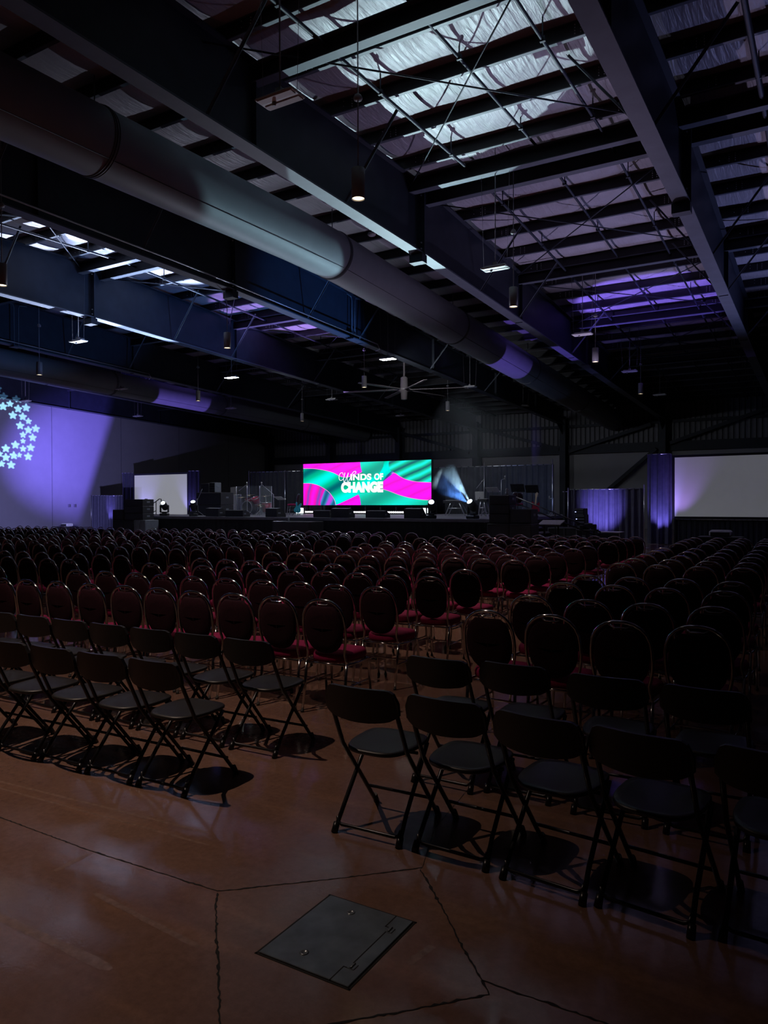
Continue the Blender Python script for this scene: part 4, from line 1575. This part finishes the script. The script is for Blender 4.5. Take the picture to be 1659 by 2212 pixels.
# left speaker stack beside the stage
zs = zt(280, 1124, 21.6)
cab('subwoofer', 'black subwoofer at floor level left of the stage, outer one', 243, 267, 1124, 1150, 21.1, 0.7, M['box'], 0.0, 1, 'subwoofers left of the stage')
cab('subwoofer', 'black subwoofer at floor level left of the stage, next to the grey cabinets', 267.6, 288, 1124, 1150, 21.1, 0.7, M['box'], 0.0, 1, 'subwoofers left of the stage')
cab('subwoofer', 'grey-backed subwoofer with socket plate left of the stage, outer one', 289, 301.5, 1123.5, 1150, 21.1, 0.7, M['greybox'], 0.0, 1, 'grey subwoofers left of the stage', faces=M['greybox'])
cab('subwoofer', 'grey-backed subwoofer with socket plate touching the stage end', 302, 314, 1123.5, 1150, 21.1, 0.7, M['greybox'], 0.0, 1, 'grey subwoofers left of the stage', faces=M['greybox'])
for k in range(3):
    za, zb = 1124 - 15.2 * k, 1124 - 15.2 * (k + 1)
    cab('array_speaker', ['bottom', 'middle', 'top'][k] + ' cabinet of the black speaker stack left of the stage', 268, 308, zb + .2, za, 21.15, 0.6, M['box'], None, 1, 'stacked speakers left of the stage')
cab('array_speaker', 'low black cabinet behind the left stack, in front of the corner drape', 243, 266, 1101, 1123.8, 21.15, 0.6, M['box'], None, 1)
# right stack
for k in range(3):
    za, zb = 1131 - 20.6 * k, 1131 - 20.6 * (k + 1)
    cab('array_speaker', ['bottom', 'middle', 'top'][k] + ' cabinet of the tall black speaker stack right of the stage', 1056, 1100, zb + .2, za, 21.0, 0.6, M['box'], None, 1, 'stacked speakers right of the stage')
cab('array_speaker', 'lower black cabinet beside the tall stack, under the stair rail', 1101, 1147, 1100, 1131, 21.0, 0.6, M['box'], None, 1)
cab('subwoofer', 'floor subwoofer beneath the tall right stack', 1052, 1099.5, 1131.4, 1165, 20.9, 0.7, M['box'], 0.0, 1, 'subwoofers right of the stage')
cab('subwoofer', 'floor subwoofer beneath the lower right cabinet', 1100, 1147, 1131.4, 1165, 20.9, 0.7, M['box'], 0.0, 1, 'subwoofers right of the stage')
b = MB()
b.lathe([(0.0, 0.0), (0.045, 0.0), (0.05, 0.09), (0.03, 0.12), (0.045, 0.16), (0.03, 0.2), (0.0, 0.21)], 14)
tag(b.build('white_ornament', M['white'], None, (X(1095, 21.3), 21.3, zt(1095, 1069.2, 21.0))), 'small white object standing on the tall right speaker stack', 'ornament')
# cabinets behind the stage at left
cab('bass_cabinet', 'lower of two wide black cabinets behind the second moving head', 424, 477, 1091, 1116, 23.8, 0.8, M['box'], DECK, 1, 'wide cabinets on the stage')
cab('bass_cabinet', 'upper of two wide black cabinets behind the second moving head', 424, 477, 1064, 1090.6, 23.8, 0.8, M['box'], None, 1, 'wide cabinets on the stage')
cab('array_speaker', 'pale grey small speaker box with four vents on top of the wide cabinets', 452.5, 464.5, 1042.5, 1063.6, 24.0, 0.4, M['greybox'], None, 4, faces=M['box'])
cab('array_speaker', 'dark slatted speaker box on the wide cabinets left of the pale grey one', 434, 451.5, 1044, 1063.6, 24.1, 0.4, M['box'], None, 4)

# black box table in front of the stage with a bottle
cab('road_case', 'grey-topped black case against the stage front below the blinder light', 588, 670, 1126.5, 1160, 20.9, 0.8, M['box'], 0.0, 3, cat='case')
b = MB()
b.lathe([(0.0, 0.0), (0.032, 0.0), (0.033, 0.13), (0.028, 0.16), (0.012, 0.19), (0.013, 0.21), (0.0, 0.21)], 14)
tag(b.build('water_bottle', M['clearb'], None, (X(624, 21.1), 21.1, zt(629, 1126.5, 20.9))), 'small clear water bottle standing on the case before the stage', 'bottle')


# mic / instrument stands
def stand(label, u, vtop, Y, boom=None, z0=DECK, mic=True, legs=3):
    x = X(u, Y)
    zt_ = zt(u, vtop, Y)
    t = thing('microphone_stand', label, 'stand', (x, Y, z0), 0, 'microphone stands on the stage')
    b = MB()
    b.cyl((0, 0, 0.15), (0, 0, zt_ - z0), 0.012, n=8)
    b.build('pole', M['alu'], t)
    for k in range(legs):
        a = k * 2 * PI / 3 + 0.5
        b = MB()
        b.tube([(0, 0, 0.22), (0.28 * math.cos(a), 0.28 * math.sin(a), 0.01)], 0.008, 6)
        b.build('leg', M['alu'], t)
    tip = Vector((0, 0, zt_ - z0))
    if boom:
        q = at(boom[0], boom[1], Y)
        p1 = Vector((q.x - x, 0, q.z - z0))
        b = MB()
        b.cyl(tip, p1, 0.009, n=6)
        b.build('boom_arm', M['alu'], t)
        if boom[2]:
            tip = p1
    if mic:
        b = MB()
        b.lathe([(0.0, -0.05), (0.015, -0.05), (0.02, 0.03), (0.032, 0.05), (0.03, 0.085), (0.0, 0.10)], 12, tip)
        b.build('microphone', M['white'], t)
    return t


stand('boom microphone stand left over the drum kit, arm sloping down left', 534, 1046, 25.0, (516, 1060, False))
stand('boom microphone stand right over the drum kit, arm sloping down right', 561, 1055, 24.6, (565, 1046, True))
stand('boom arm microphone stand at the right side of the drum shield', 591, 1068, 25.5, (566, 1047, False), mic=False)
stand('microphone stand with a boom at the keyboards, pointing down left', 1046, 1034, 26.5, (1029, 1055, False), mic=False)
stand('thin microphone stand with white microphone among the right instruments', 1083, 1037, 26.5, (1091, 1033, True))
stand('tall microphone stand by the guitar at the right end of the stage', 1195, 1076, 27.5, (1187, 1077, True))
stand('thin microphone stand behind the left cabinets', 426, 1082, 23.5, (437, 1056, False))

# drum shield
t = thing('drum_shield', 'clear acrylic panels standing around the drum kit', 'screen', (X(545, 24.3), 24.3, DECK))
pts = [(498, 25.6), (511, 24.5), (534.5, 24.2), (561, 24.2), (587, 24.9)]
for (ua, ya), (ub, yb_) in zip(pts[:-1], pts[1:]):
    p0, p1 = Vector((X(ua, ya), ya, 0)), Vector((X(ub, yb_), yb_, 0))
    d = p1 - p0
    cpt = (p0 + p1) / 2 - Vector((X(545, 24.3), 24.3, 0))
    h = zt(545, 1050, 24.3) - DECK
    b = MB()
    b.box((cpt.x, cpt.y, h / 2), (d.length * .97, 0.012, h), Matrix.Rotation(math.atan2(d.y, d.x), 3, 'Z'))
    b.build('panel', M['acryl'], t)
    b = MB()
    q = p1 - Vector((X(545, 24.3), 24.3, 0))
    b.cyl((q.x, q.y, 0), (q.x, q.y, h), 0.012, n=6)
    b.build('joint_strip', M['alu'], t)

# drum kit
YD = 26.2
t = thing('drum_kit', 'red drum kit with black bass drum behind the clear shield', 'drum kit', (X(545, YD), YD, DECK))


def drum(u, v, r, h, nm, tilt=0.35, dy=0.0, material=None):
    p = at(u, v, YD)
    c = (p.x - t.location.x, dy, max(p.z - DECK, (r if tilt > 1 else h / 2) + 0.03))
    b = MB()
    rot = Matrix.Rotation(tilt, 3, 'X')
    b.lathe([(0.0, h / 2 - .005), (r * .97, h / 2 - .005), (r * .97, h / 2), (r, h / 2), (r, -h / 2), (0, -h / 2)], 24, c, rot, cap=False)
    o = b.build(nm, material or M['reddrum'], t)
    for s in (-1, 1):
        q = MB()
        ring = [rot @ Vector((r * 1.02 * math.cos(2 * PI * k / 24), r * 1.02 * math.sin(2 * PI * k / 24), s * h / 2)) + Vector(c) for k in range(24)]
        q.tube(ring, 0.012, 6, True)
        q.build('hoop', M['alu'], o)
    return o


drum(538.5, 1082, 0.16, 0.24, 'tom_drum', 0.5)
drum(553, 1081, 0.17, 0.26, 'tom_drum', 0.5)
drum(582, 1096, 0.22, 0.42, 'floor_tom', 0.05, -0.2)
drum(527, 1095, 0.18, 0.16, 'snare_drum', 0.1, 0.3)
drum(543, 1102.5, 0.29, 0.42, 'bass_drum', PI / 2, -0.1, M['box'])
for (u, v, r, dy) in ((540, 1069, 0.26, 0.1), (563, 1090.5, 0.24, -0.45), (523, 1074, 0.24, -0.1), (574, 1071, 0.26, 0.1), (563, 1093.5, 0.24, -0.45)):
    p = at(u, v, YD + dy)
    c = Vector((p.x - t.location.x, dy, p.z - DECK))
    b = MB()
    b.lathe([(0.0, 0.02), (0.04, 0.012), (r, 0.0), (r, -0.004), (0, 0.005)], 24, c, Matrix.Rotation(0.12, 3, 'X'), cap=False)
    o = b.build('cymbal', M['brass'], t)
    b = MB()
    b.cyl((c.x, c.y, 0.1), (c.x, c.y, c.z + 0.04), 0.010, n=6)
    for k in range(3):
        a = k * 2 * PI / 3
        b.cyl((c.x, c.y, 0.25), (c.x + .24 * math.cos(a), c.y + .24 * math.sin(a), 0.01), 0.008, n=6)
    b.build('cymbal_stand', M['alu'], o)

# stage chairs (same burgundy banquet chairs)
for (u, Y, rz, lab) in ((633, 25.6, 2.5, 'burgundy chair on the stage behind the left guitar'), (1118, 25.4, 3.5, 'burgundy chair on the stage beside the right speaker stack')):
    o = banquet_chair(X(u, Y), Y, rz, 1, lab, None)
    if 'group' in o:
        del o['group']
    o.location.z = DECK


def guitar(label, u, Y, lean, body_mat, neck_mat, vh, z0=DECK):
    x = X(u, Y)
    t = thing('electric_guitar', label, 'guitar', (x, Y, z0), 0, 'guitars on stands')
    rot = Matrix.Rotation(lean, 3, 'Y') @ Matrix.Rotation(-0.15, 3, 'X')
    L = zt(u, vh, Y) - z0 - 0.12
    outl = smooth([(0, .0), (.10, .01), (.165, .08), (.16, .17), (.115, .23), (.13, .30), (.15, .37), (.11, .42), (.05, .36), (0, .35), (-.05, .36), (-.12, .44), (-.15, .38), (-.115, .30), (-.105, .23), (-.15, .17), (-.165, .08), (-.10, .01), (0, 0)], 4)[:-1]
    b = MB()
    b.prism(outl, 1, -0.02, 0.02)
    b.v = [tuple(rot @ Vector(p) + Vector((0, 0, .12))) for p in b.v]
    b.build('body', body_mat, t)
    b = MB()
    b.box((0, -0.028, (.3 + L - .12) / 2), (0.05, 0.022, L - .12 - .3))
    b.v = [tuple(rot @ Vector(p) + Vector((0, 0, .12))) for p in b.v]
    b.build('neck', neck_mat, t)
    b = MB()
    b.prism([(-.03, L - .14), (.03, L - .14), (.05, L), (.01, L + .04), (-.05, L - .02)], 1, -0.03, -0.012)
    for k in range(3):
        b.cyl((.05, -.02, L - .11 + k * .04), (.075, -.02, L - .11 + k * .04), .007, n=6)
    b.v = [tuple(rot @ Vector(p) + Vector((0, 0, .12))) for p in b.v]
    b.build('headstock', neck_mat, t)
    s = MB()
    s.tube([(-.16, -.1, 0), (0, .04, .3), (.16, -.1, 0)], .01, 6)
    s.tube([(0, .2, 0), (0, .04, .3), (0, .06, .55)], .01, 6)
    s.build('guitar_stand', M['blacktube'], t)
    return t


guitar('cyan-bodied guitar with dark neck leaning beside the left stage chair', 641, 25.2, 0.16, M['cyan'], M['box'], 1068)
guitar('red-bodied guitar with pale neck at the right end of the stage', 1155, 25.6, 0.06, M['reddrum'], M['cream'], 1065)

# music stands


def music_stand(label, u, v, Y, wd, material, tilt, z0=DECK):
    p = at(u, v, Y)
    t = thing('music_stand', label, 'music stand', (p.x, Y, z0), 0, 'music stands on the stage')
    h = p.z - z0
    b = MB()
    b.cyl((0, 0, .12), (0, 0, h), .012, n=8)
    for k in range(3):
        a = k * 2 * PI / 3 + .3
        b.cyl((0, 0, .2), (.25 * math.cos(a), .25 * math.sin(a), .01), .008, n=6)
    b.build('pole', M['blacktube'], t)
    b = MB()
    rot = Matrix.Rotation(tilt, 3, 'X')
    b.bbox((0, 0, h + .05), (wd, 0.012, 0.32), 0.003, rot)
    b.bbox(Vector((0, 0, h + .05)) + rot @ Vector((0, .03, -.16)), (wd, 0.06, 0.012), 0.003, rot)
    b.build('desk', material, t)
    return t


music_stand('black music stand holding white sheets left of the event screen', 604, 1079, 25.0, .42, M['paper'], 1.15)
music_stand('music stand with bright white sheets above the tall right speakers', 1064, 1061, 26.8, .5, M['paper'], 1.0)
music_stand('black music stand above the right stage chair', 1118, 1057, 25.0, .5, M['box'], .5)
music_stand('dark music stand behind the right guitar', 1149, 1059, 26.5, .5, M['box'], .5)
music_stand('stand with two upright white sheets beside the blue beam', 1036, 1074, 26.0, .36, M['paper'], 0.1)


def keyboard(label, u0, u1, v, Y, z0=DECK, legmat=None):
    x0, x1 = X(u0, Y), X(u1, Y)
    z = zt((u0 + u1) / 2, v, Y)
    wd = x1 - x0
    t = thing('stage_keyboard', label, 'keyboard', ((x0 + x1) / 2, Y, z0), 0)
    h = z - z0
    b = MB()
    b.bbox((0, 0, h), (wd, 0.34, 0.11), 0.015)
    b.build('case', M['box'], t)
    b = MB()
    b.bbox((0, -.05 + .1, h + .06), (wd * .9, 0.14, 0.02), 0.003)
    b.build('key_bed', M['white'], t)
    for s in (-1, 1):
        b = MB()
        b.tube([(s * wd * .18, -.15, h - .05), (s * wd * .42, -.15, 0.02)], .018, 8)
        b.tube([(s * wd * .18, .15, h - .05), (s * wd * .42, .15, 0.02)], .018, 8)
        b.build('leg', M['alu'], t)
    b = MB()
    b.tube([(-wd * .3, -.15, h * .55), (wd * .3, -.15, h * .55)], .018, 8)
    b.build('crossbar', M['alu'], t)
    return t


keyboard('long dark keyboard on a white A-frame stand left of the blue beam', 961, 1012, 1084, 26.5)
keyboard('small keyboard on thin legs beside the tall right speakers', 1035, 1056, 1081, 25.8)

# stairs and rail at the right end of the stage
xs0 = SX1 + 0.02
t = thing('stage_stairs', 'black stage stairs with sloping handrails at the right end', 'stairs', (xs0, 24.0, 0))
for k in range(6):
    b = MB()
    h = DECK - (k + 1) * DECK / 7
    b.box((0.14 + 0.28 * k, 0.2, h), (0.29, 1.2, 0.05))
    b.build('step', M['deck'], t)
for y in (-.42, .82):
    b = MB()
    b.prism([(0, DECK - .02), (0, DECK - .2), (1.6, 0.0), (1.96, 0.0)], 1, y - .02, y + .02)
    b.build('stringer', M['black'], t)
for y, nm in ((-0.44, 1), (0.84, 1)):
    b = MB()
    xa = X(1108, 24 + y) - xs0
    xb = X(1297, 24 + y) - xs0
    za, zb = zt(1108, 1071, 24 + y), zt(1297, 1149, 24 + y)
    b.tube([(xa, y, za), (xb, y, zb), (xb, y, 0.02)], .022, 8)
    b.tube([(xa, y, za - .2), (xb, y, zb - .18)], .018, 8)
    b.tube([(xa, y, za), (xa, y, DECK + .02)], .02, 8)
    b.tube([((xa + xb) / 2, y, (za + zb) / 2), ((xa + xb) / 2, y, 0.02)], .02, 8)
    b.build('handrail', M['blacktube'], t)
# left stair rail behind the left stack
t = thing('stair_rail', 'bent black stair rail in front of the smaller projection screen', 'handrail', (X(330, 25), 25, 0))
for dy in (0.0, 1.0):
    def q(u, v, dy=dy):
        p = at(u, v, 25 + dy)
        return (p.x - X(330, 25), dy, p.z)
    b = MB()
    du = -30 if dy else 0
    b.tube([q(308 + du, 1101), q(336 + du, 1084), q(344 + du, 1078), q(348 + du, 1078), q(349 + du, 1092)], .022, 8)
    b.tube([q(337 + du, 1084), (q(337 + du, 1118)[0], dy, DECK * 0)], .02, 8)
    b.tube([q(315 + du, 1117), q(337 + du, 1103)], .018, 8)
    b.build('rail', M['blacktube'], t)

# technician desk, cases, camera gear right of the stage
YT = 22.6
t = thing('tech_desk', 'slanted violet-lit desk top on legs in front of the stage stairs', 'desk', (X(1191, YT), YT, 0))
zt_ = zt(1191, 1129, YT)
b = MB()
b.bbox((0, 0, zt_), (X(1216, YT) - X(1168, YT), 0.5, 0.03), 0.006, Matrix.Rotation(0.25, 3, 'X'))
b.build('desk_top', M['lampgrey'], t)
for s in (-1, 1):
    b = MB()
    b.box((s * .22, 0, zt_ / 2), (0.05, 0.05, zt_ - .02))
    b.bbox((s * .22, 0, .02), (0.06, 0.45, 0.04), .01)
    b.build('leg', M['black'], t)


def road_case(label, u0, u1, v0, Y, dep=0.7, z1=None, body=None):
    x0, x1 = X(u0, Y), X(u1, Y)
    h = z1 or zt((u0 + u1) / 2, v0, Y)
    wd = x1 - x0
    t = thing('road_case', label, 'case', ((x0 + x1) / 2, Y + dep / 2, 0), 0, 'road cases right of the stage')
    b = MB()
    b.bbox((0, 0, h / 2 + .03), (wd, dep, h - .06), 0.01)
    b.build('case_body', body or M['box'], t)
    b = MB()
    for z in (.07, h * .62, h - .015):
        b.box((0, -dep / 2, z), (wd + .01, 0.012, 0.03))
    for s in (-1, 1):
        b.box((s * wd / 2, -dep / 2, h / 2 + .03), (0.03, 0.02, h - .06))
    b.build('edge_trim', M['alu'], t)
    b = MB()
    b.bbox((0, 0, h + .003), (wd, dep, 0.015), .004)
    b.build('lid', M['white'] if body is None else body, t)
    for sx in (-1, 1):
        for sy in (-1, 1):
            b = MB()
            b.cyl((sx * wd * .42 - .015, sy * dep * .38, .03), (sx * wd * .42 + .015, sy * dep * .38, .03), .03, n=12)
            b.build('caster', M['glide'], t)
    return t


road_case('silver-edged white-lidded road case in front of the violet drape', 1285, 1338, 1150, 25.2)
road_case('silver-edged road case behind the slanted desk, left one', 1184, 1218, 1140, 25.7, body=M['box'])
road_case('silver-edged road case behind the slanted desk, right one', 1219, 1245, 1140, 25.7, body=M['box'])
for (u0, u1, v0, v1, Y, lab) in ((1241, 1262, 1099, 1110, 25.0, 'small dark video unit with blue status light, topmost of the gear pile'),
                                 (1243, 1264, 1112, 1128, 25.0, 'black control unit in the middle of the gear pile'),
                                 (1246, 1267, 1130, 1158, 25.0, 'black rack case at the bottom of the gear pile by the violet drape')):
    x0, x1 = X(u0, Y), X(u1, Y)
    z1, z0 = zt((u0 + u1) / 2, v0, Y), zt((u0 + u1) / 2, v1, Y)
    if v1 > 1150:
        z0 = 0
    t = thing('equipment_rack', lab, 'equipment', ((x0 + x1) / 2, Y + .2, z0 - (0.05 if z0 else 0)), 0, 'gear pile by the stairs')
    h = z1 - z0 + (.06 if z0 else 0)
    b = MB()
    b.bbox((0, 0, h / 2), (x1 - x0, .45, h), .015)
    b.build('casing', M['box'], t)
    b = MB()
    for k in range(3):
        b.box((0, -.228, h * (k + .5) / 3), ((x1 - x0) * .85, .008, h * .16))
    b.build('front_plate', M['greybox'], t)
    b = MB()
    b.bbox((-.12, -.236, h * .5), (.03, .01, .02), .003)
    b.build('indicator', M['status'], t)
b = MB()
for k, (u, v) in enumerate(((1258, 1143), (1266, 1146), (1274, 1142), (1281, 1147))):
    x = X(u, 24.2) - X(1268, 24.2)
    b.bbox((x, .1 * (k % 2), 0.86 + .03 * (k % 3)), (.14, .2, .16 + .05 * (k % 2)), .02)
b.bbox((0, 0.05, .77), (.62, .45, .04), .01)
for s in (-1, 1):
    b.box((s * .26, .05, .38), (.04, .4, .76))
tag(b.build('cable_trolley', M['box']), 'small trolley heaped with dark equipment left of the white-lidded case', 'trolley').location = (X(1268, 24.2), 24.2, 0)

# projector on a table by the side wall and one in front of the large screen


def projector(label, tlabel, u, v, Y, wd, z=None):
    p = at(u, v, Y)
    h = p.z
    b_ = thing('projector_table', tlabel, 'table', (p.x, Y, 0))
    q = MB()
    q.bbox((0, 0, h - .14), (wd * 2.0, .6, .03), .008)
    q.build('table_top', M['black'], b_)
    q = MB()
    wavy(q, -wd, wd, -.29, 0.0, h - .16, .01, .1, 5)
    q.build('table_skirt', M['skirt'], b_)
    for sx in (-1, 1):
        for sy in (-1, 1):
            q = MB()
            q.box((sx * wd * .9, sy * .24, (h - .15) / 2), (.03, .03, h - .15))
            q.build('leg', M['black'], b_)
    t = thing('projector', label, 'projector', (p.x, Y, h - .123))
    q = MB()
    q.bbox((0, 0, .085), (wd, .42, .17), .04)
    q.build('casing', M['white'], t)
    q = MB()
    q.cyl((wd * .25, .21, .09), (wd * .25, .25, .09), .05, n=18)
    q.build('lens', M['box'], t)
    q = MB()
    q.bbox((0, -.211, .07), (wd * .86, .01, .10), .003)
    q.build('vent_panel', M['box'], t)
    return t


projector('white projector with dark vented front facing the large screen', 'black skirted table under the projector before the large screen', 1557, 1149, 22.0, .55)
projector('small white and black projector at the foot of the star-lit wall', 'low black table with a projector at the foot of the side wall', 145, 1132, 25.2, .5)

# gobo projector: throws the ring of stars on the side wall through a punched plate
G = Vector((-24.0, 12.0, 4.0))
WC = Vector((-39.7, 25.1, 5.9))
t = thing('gobo_projector', 'black profile spotlight on a stand out of view at the left, throwing the stars', 'stage light', (G.x, G.y, 0))
d = (WC - G).normalized()
PD = 0.5
pc = G + d * PD
xa = d.cross(Vector((0, 0, 1))).normalized()
ya = xa.cross(d).normalized()
cu = bpy.data.curves.new('gobo_plate', 'CURVE')
cu.dimensions = '2D'
cu.fill_mode = 'BOTH'
cu.extrude = 0.0002


def spline(pts):
    s = cu.splines.new('POLY')
    s.points.add(len(pts) - 1)
    for i, (x, y) in enumerate(pts):
        s.points[i].co = (x, y, 0, 1)
    s.use_cyclic_u = True


spline([(0.13 * math.cos(2 * PI * k / 32), 0.13 * math.sin(2 * PI * k / 32)) for k in range(32)])
STARS = [(100, 295), (330, 345), (55, 480), (180, 435), (325, 525), (468, 505), (232, 640), (408, 665), (510, 745), (362, 825), (508, 905),
         (642, 880), (413, 990), (585, 1040), (413, 1102), (275, 1170), (105, 1235), (413, 1240), (550, 1220), (248, 1360), (345, 1352),
         (505, 1380), (105, 1395), (200, 1530), (30, 1510), (-10, 1330), (-20, 300), (-15, 150), (-90, 420), (-110, 1450), (-150, 1290), (-150, 250), (-260, 360), (-250, 1420)]
used = []
for (sx, sy) in STARS:
    u, v = sx / 8.295, 820 + sy / 8.295
    dd = FW + RT * ((u - 829.5) / FPX) - UP * ((v - 1106) / FPX)
    wpt = EYE + dd * ((XL + 0.0) / dd.x)
    R_ = 0.255
    near = min([math.hypot(wpt.y - a, wpt.z - b_) for a, b_ in used] or [9])
    if near < 0.46:
        R_ = min(R_, 0.21)
    if near < 0.40:
        R_ = 0.17
    used.append((wpt.y, wpt.z))
    out = []
    for k in range(10):
        a = PI / 2 + k * PI / 5
        r = R_ if k % 2 == 0 else R_ * 0.52
        P = wpt + Vector((0, r * math.cos(a) * 1.12, r * math.sin(a)))
        for da in ((-0.13, 0.13) if k % 2 == 0 else (0,)):
            rr = r * (0.93 if k % 2 == 0 else 1)
            P = wpt + Vector((0, rr * math.cos(a + da) * 1.12, rr * math.sin(a + da)))
            e = P - G
            q = G + e * (PD / e.dot(d)) - pc
            out.append((q.dot(xa), q.dot(ya)))
    spline(out)
g0 = bpy.data.objects.new('gobo_plate', cu)
C.objects.link(g0)
cu.materials.append(M['black'])
bpy.context.view_layer.update()
gm = bpy.data.meshes.new_from_object(g0.evaluated_get(bpy.context.evaluated_depsgraph_get()))
bpy.data.objects.remove(g0)
g = bpy.data.objects.new('gobo_plate', gm)
C.objects.link(g)
g.parent = t
g.rotation_mode = 'QUATERNION'
g.rotation_quaternion = Matrix((xa, ya, -d)).transposed().to_quaternion() if False else Matrix((xa, ya, xa.cross(ya))).transposed().to_quaternion()
g.location = pc - Vector((G.x, G.y, 0))
b = MB()
b.cyl(Vector((0, 0, G.z)) - d * 0.35, Vector((0, 0, G.z)) + d * -0.03, .14, n=20)
b.build('lamp_housing', M['box'], t)
b = MB()
b.cyl((0, 0, 0.05), (0, 0, G.z - .16), .02, n=8)
for k in range(3):
    a = k * 2 * PI / 3
    b.cyl((0, 0, .6), (.5 * math.cos(a), .5 * math.sin(a), .01), .015, n=6)
b.build('tripod', M['blacktube'], t)
spot('gobo_lamp', G, WC, 60000, (0.32, 0.72, 1.0), 9.5, 0.2, 0.0006)

# unseen wash light, its barn door added to cut a slanting edge on the wall
t = thing('wash_light', 'black wash light with an added barn door on a stand, out of view at the left', 'stage light', (WASH.x, WASH.y, 0))
wd = (Vector((-39.7, 30.4, 6.2)) - WASH).normalized()
b = MB()
b.cyl(Vector((0, 0, WASH.z)) - wd * 0.4, Vector((0, 0, WASH.z)) - wd * 0.04, .15, n=20)
b.build('lamp_housing', M['box'], t)
b = MB()
q = []
for P in ((-39.7, 34.6, 13.0), (-39.7, 29.55, -0.8)):
    e = Vector(P) - WASH
    q.append(WASH + e * (0.5 / e.length) - Vector((WASH.x, WASH.y, 0)))
side = (Vector((-39.7, 36.0, 5.0)) - WASH).normalized() - (Vector((-39.7, 30.8, 5.0)) - WASH).normalized()
side.normalize()
b.loft([[q[0], q[1], q[1] + side * .3, q[0] + side * .3], [p_ + wd * 0.004 for p_ in (q[0], q[1], q[1] + side * .3, q[0] + side * .3)]], 0, True, True, False)
b.build('added_barn_door', M['black'], t)
b = MB()
b.cyl((0, 0, 0.05), (0, 0, WASH.z - .16), .02, n=8)
for k in range(3):
    a = k * 2 * PI / 3
    b.cyl((0, 0, .6), (.5 * math.cos(a), .5 * math.sin(a), .01), .015, n=6)
b.build('tripod', M['blacktube'], t)

# smoke in front of the backdrop: thin drifting haze above the blue beam
def haze(name, label, c, s, dens, nscale, thr, seed=0):
    m = bpy.data.materials.new(name)
    m.use_nodes = True
    nt = m.node_tree
    nt.nodes.remove(nt.nodes['Principled BSDF'])
    out = nt.nodes['Material Output']
    vol = nt.nodes.new('ShaderNodeVolumeScatter')
    vol.inputs['Color'].default_value = (0.8, 0.88, 1.0, 1)
    vol.inputs['Anisotropy'].default_value = 0.1
    tc = nt.nodes.new('ShaderNodeTexCoord')
    n = nt.nodes.new('ShaderNodeTexNoise')
    n.inputs['Scale'].default_value = nscale
    n.inputs['Detail'].default_value = 3
    n.inputs['Distortion'].default_value = 0.8
    mp = nt.nodes.new('ShaderNodeMapping')
    mp.inputs['Location'].default_value = (seed, seed * 2, 0)
    nt.links.new(tc.outputs['Object'], mp.inputs['Vector'])
    nt.links.new(mp.outputs[0], n.inputs['Vector'])
    mr = nt.nodes.new('ShaderNodeMapRange')
    mr.inputs['From Min'].default_value = thr
    mr.inputs['From Max'].default_value = thr + 0.25
    mr.inputs['To Max'].default_value = dens
    nt.links.new(n.outputs['Fac'], mr.inputs['Value'])
    # soft ellipsoid falloff in the box's own coordinates
    mp2 = nt.nodes.new('ShaderNodeMapping')
    mp2.inputs['Scale'].default_value = (2 / s[0], 2 / s[1], 2 / s[2])
    nt.links.new(tc.outputs['Object'], mp2.inputs['Vector'])
    ln = nt.nodes.new('ShaderNodeVectorMath')
    ln.operation = 'LENGTH'
    nt.links.new(mp2.outputs[0], ln.inputs[0])
    mr2 = nt.nodes.new('ShaderNodeMapRange')
    mr2.inputs['From Min'].default_value = 1.0
    mr2.inputs['From Max'].default_value = 0.3
    nt.links.new(ln.outputs['Value'], mr2.inputs['Value'])
    mu = nt.nodes.new('ShaderNodeMath')
    mu.operation = 'MULTIPLY'
    nt.links.new(mr.outputs[0], mu.inputs[0])
    nt.links.new(mr2.outputs[0], mu.inputs[1])
    nt.links.new(mu.outputs[0], vol.inputs['Density'])
    nt.links.new(vol.outputs[0], out.inputs['Volume'])
    b = MB()
    rings = []
    for i in range(9):
        a = -PI / 2 + PI * i / 8
        r = max(0.02, math.cos(a))
        rings.append([(r * math.cos(2 * PI * k / 16) * s[0] / 2, r * math.sin(2 * PI * k / 16) * s[1] / 2, math.sin(a) * s[2] / 2) for k in range(16)])
    b.loft(rings)
    o = b.build(name, m, None, c)
    return tag(o, label, 'smoke', None, 'stuff')


p = at(1003, 1058, 21.5)
haze('stage_smoke', 'blue lit smoke puff in the moving head beam at the right of the screen', (p.x, 21.5, 2.1), (2.2, 2.0, 1.85), 0.14, 1.8, 0.36, 1.3)
p = at(1045, 965, 26.5)
haze('drifting_smoke', 'faint bluish smoke cloud drifting above the stage', (p.x, 26.5, 4.1), (4.6, 3.4, 4.6), 0.14, 0.55, 0.38, 4.1)
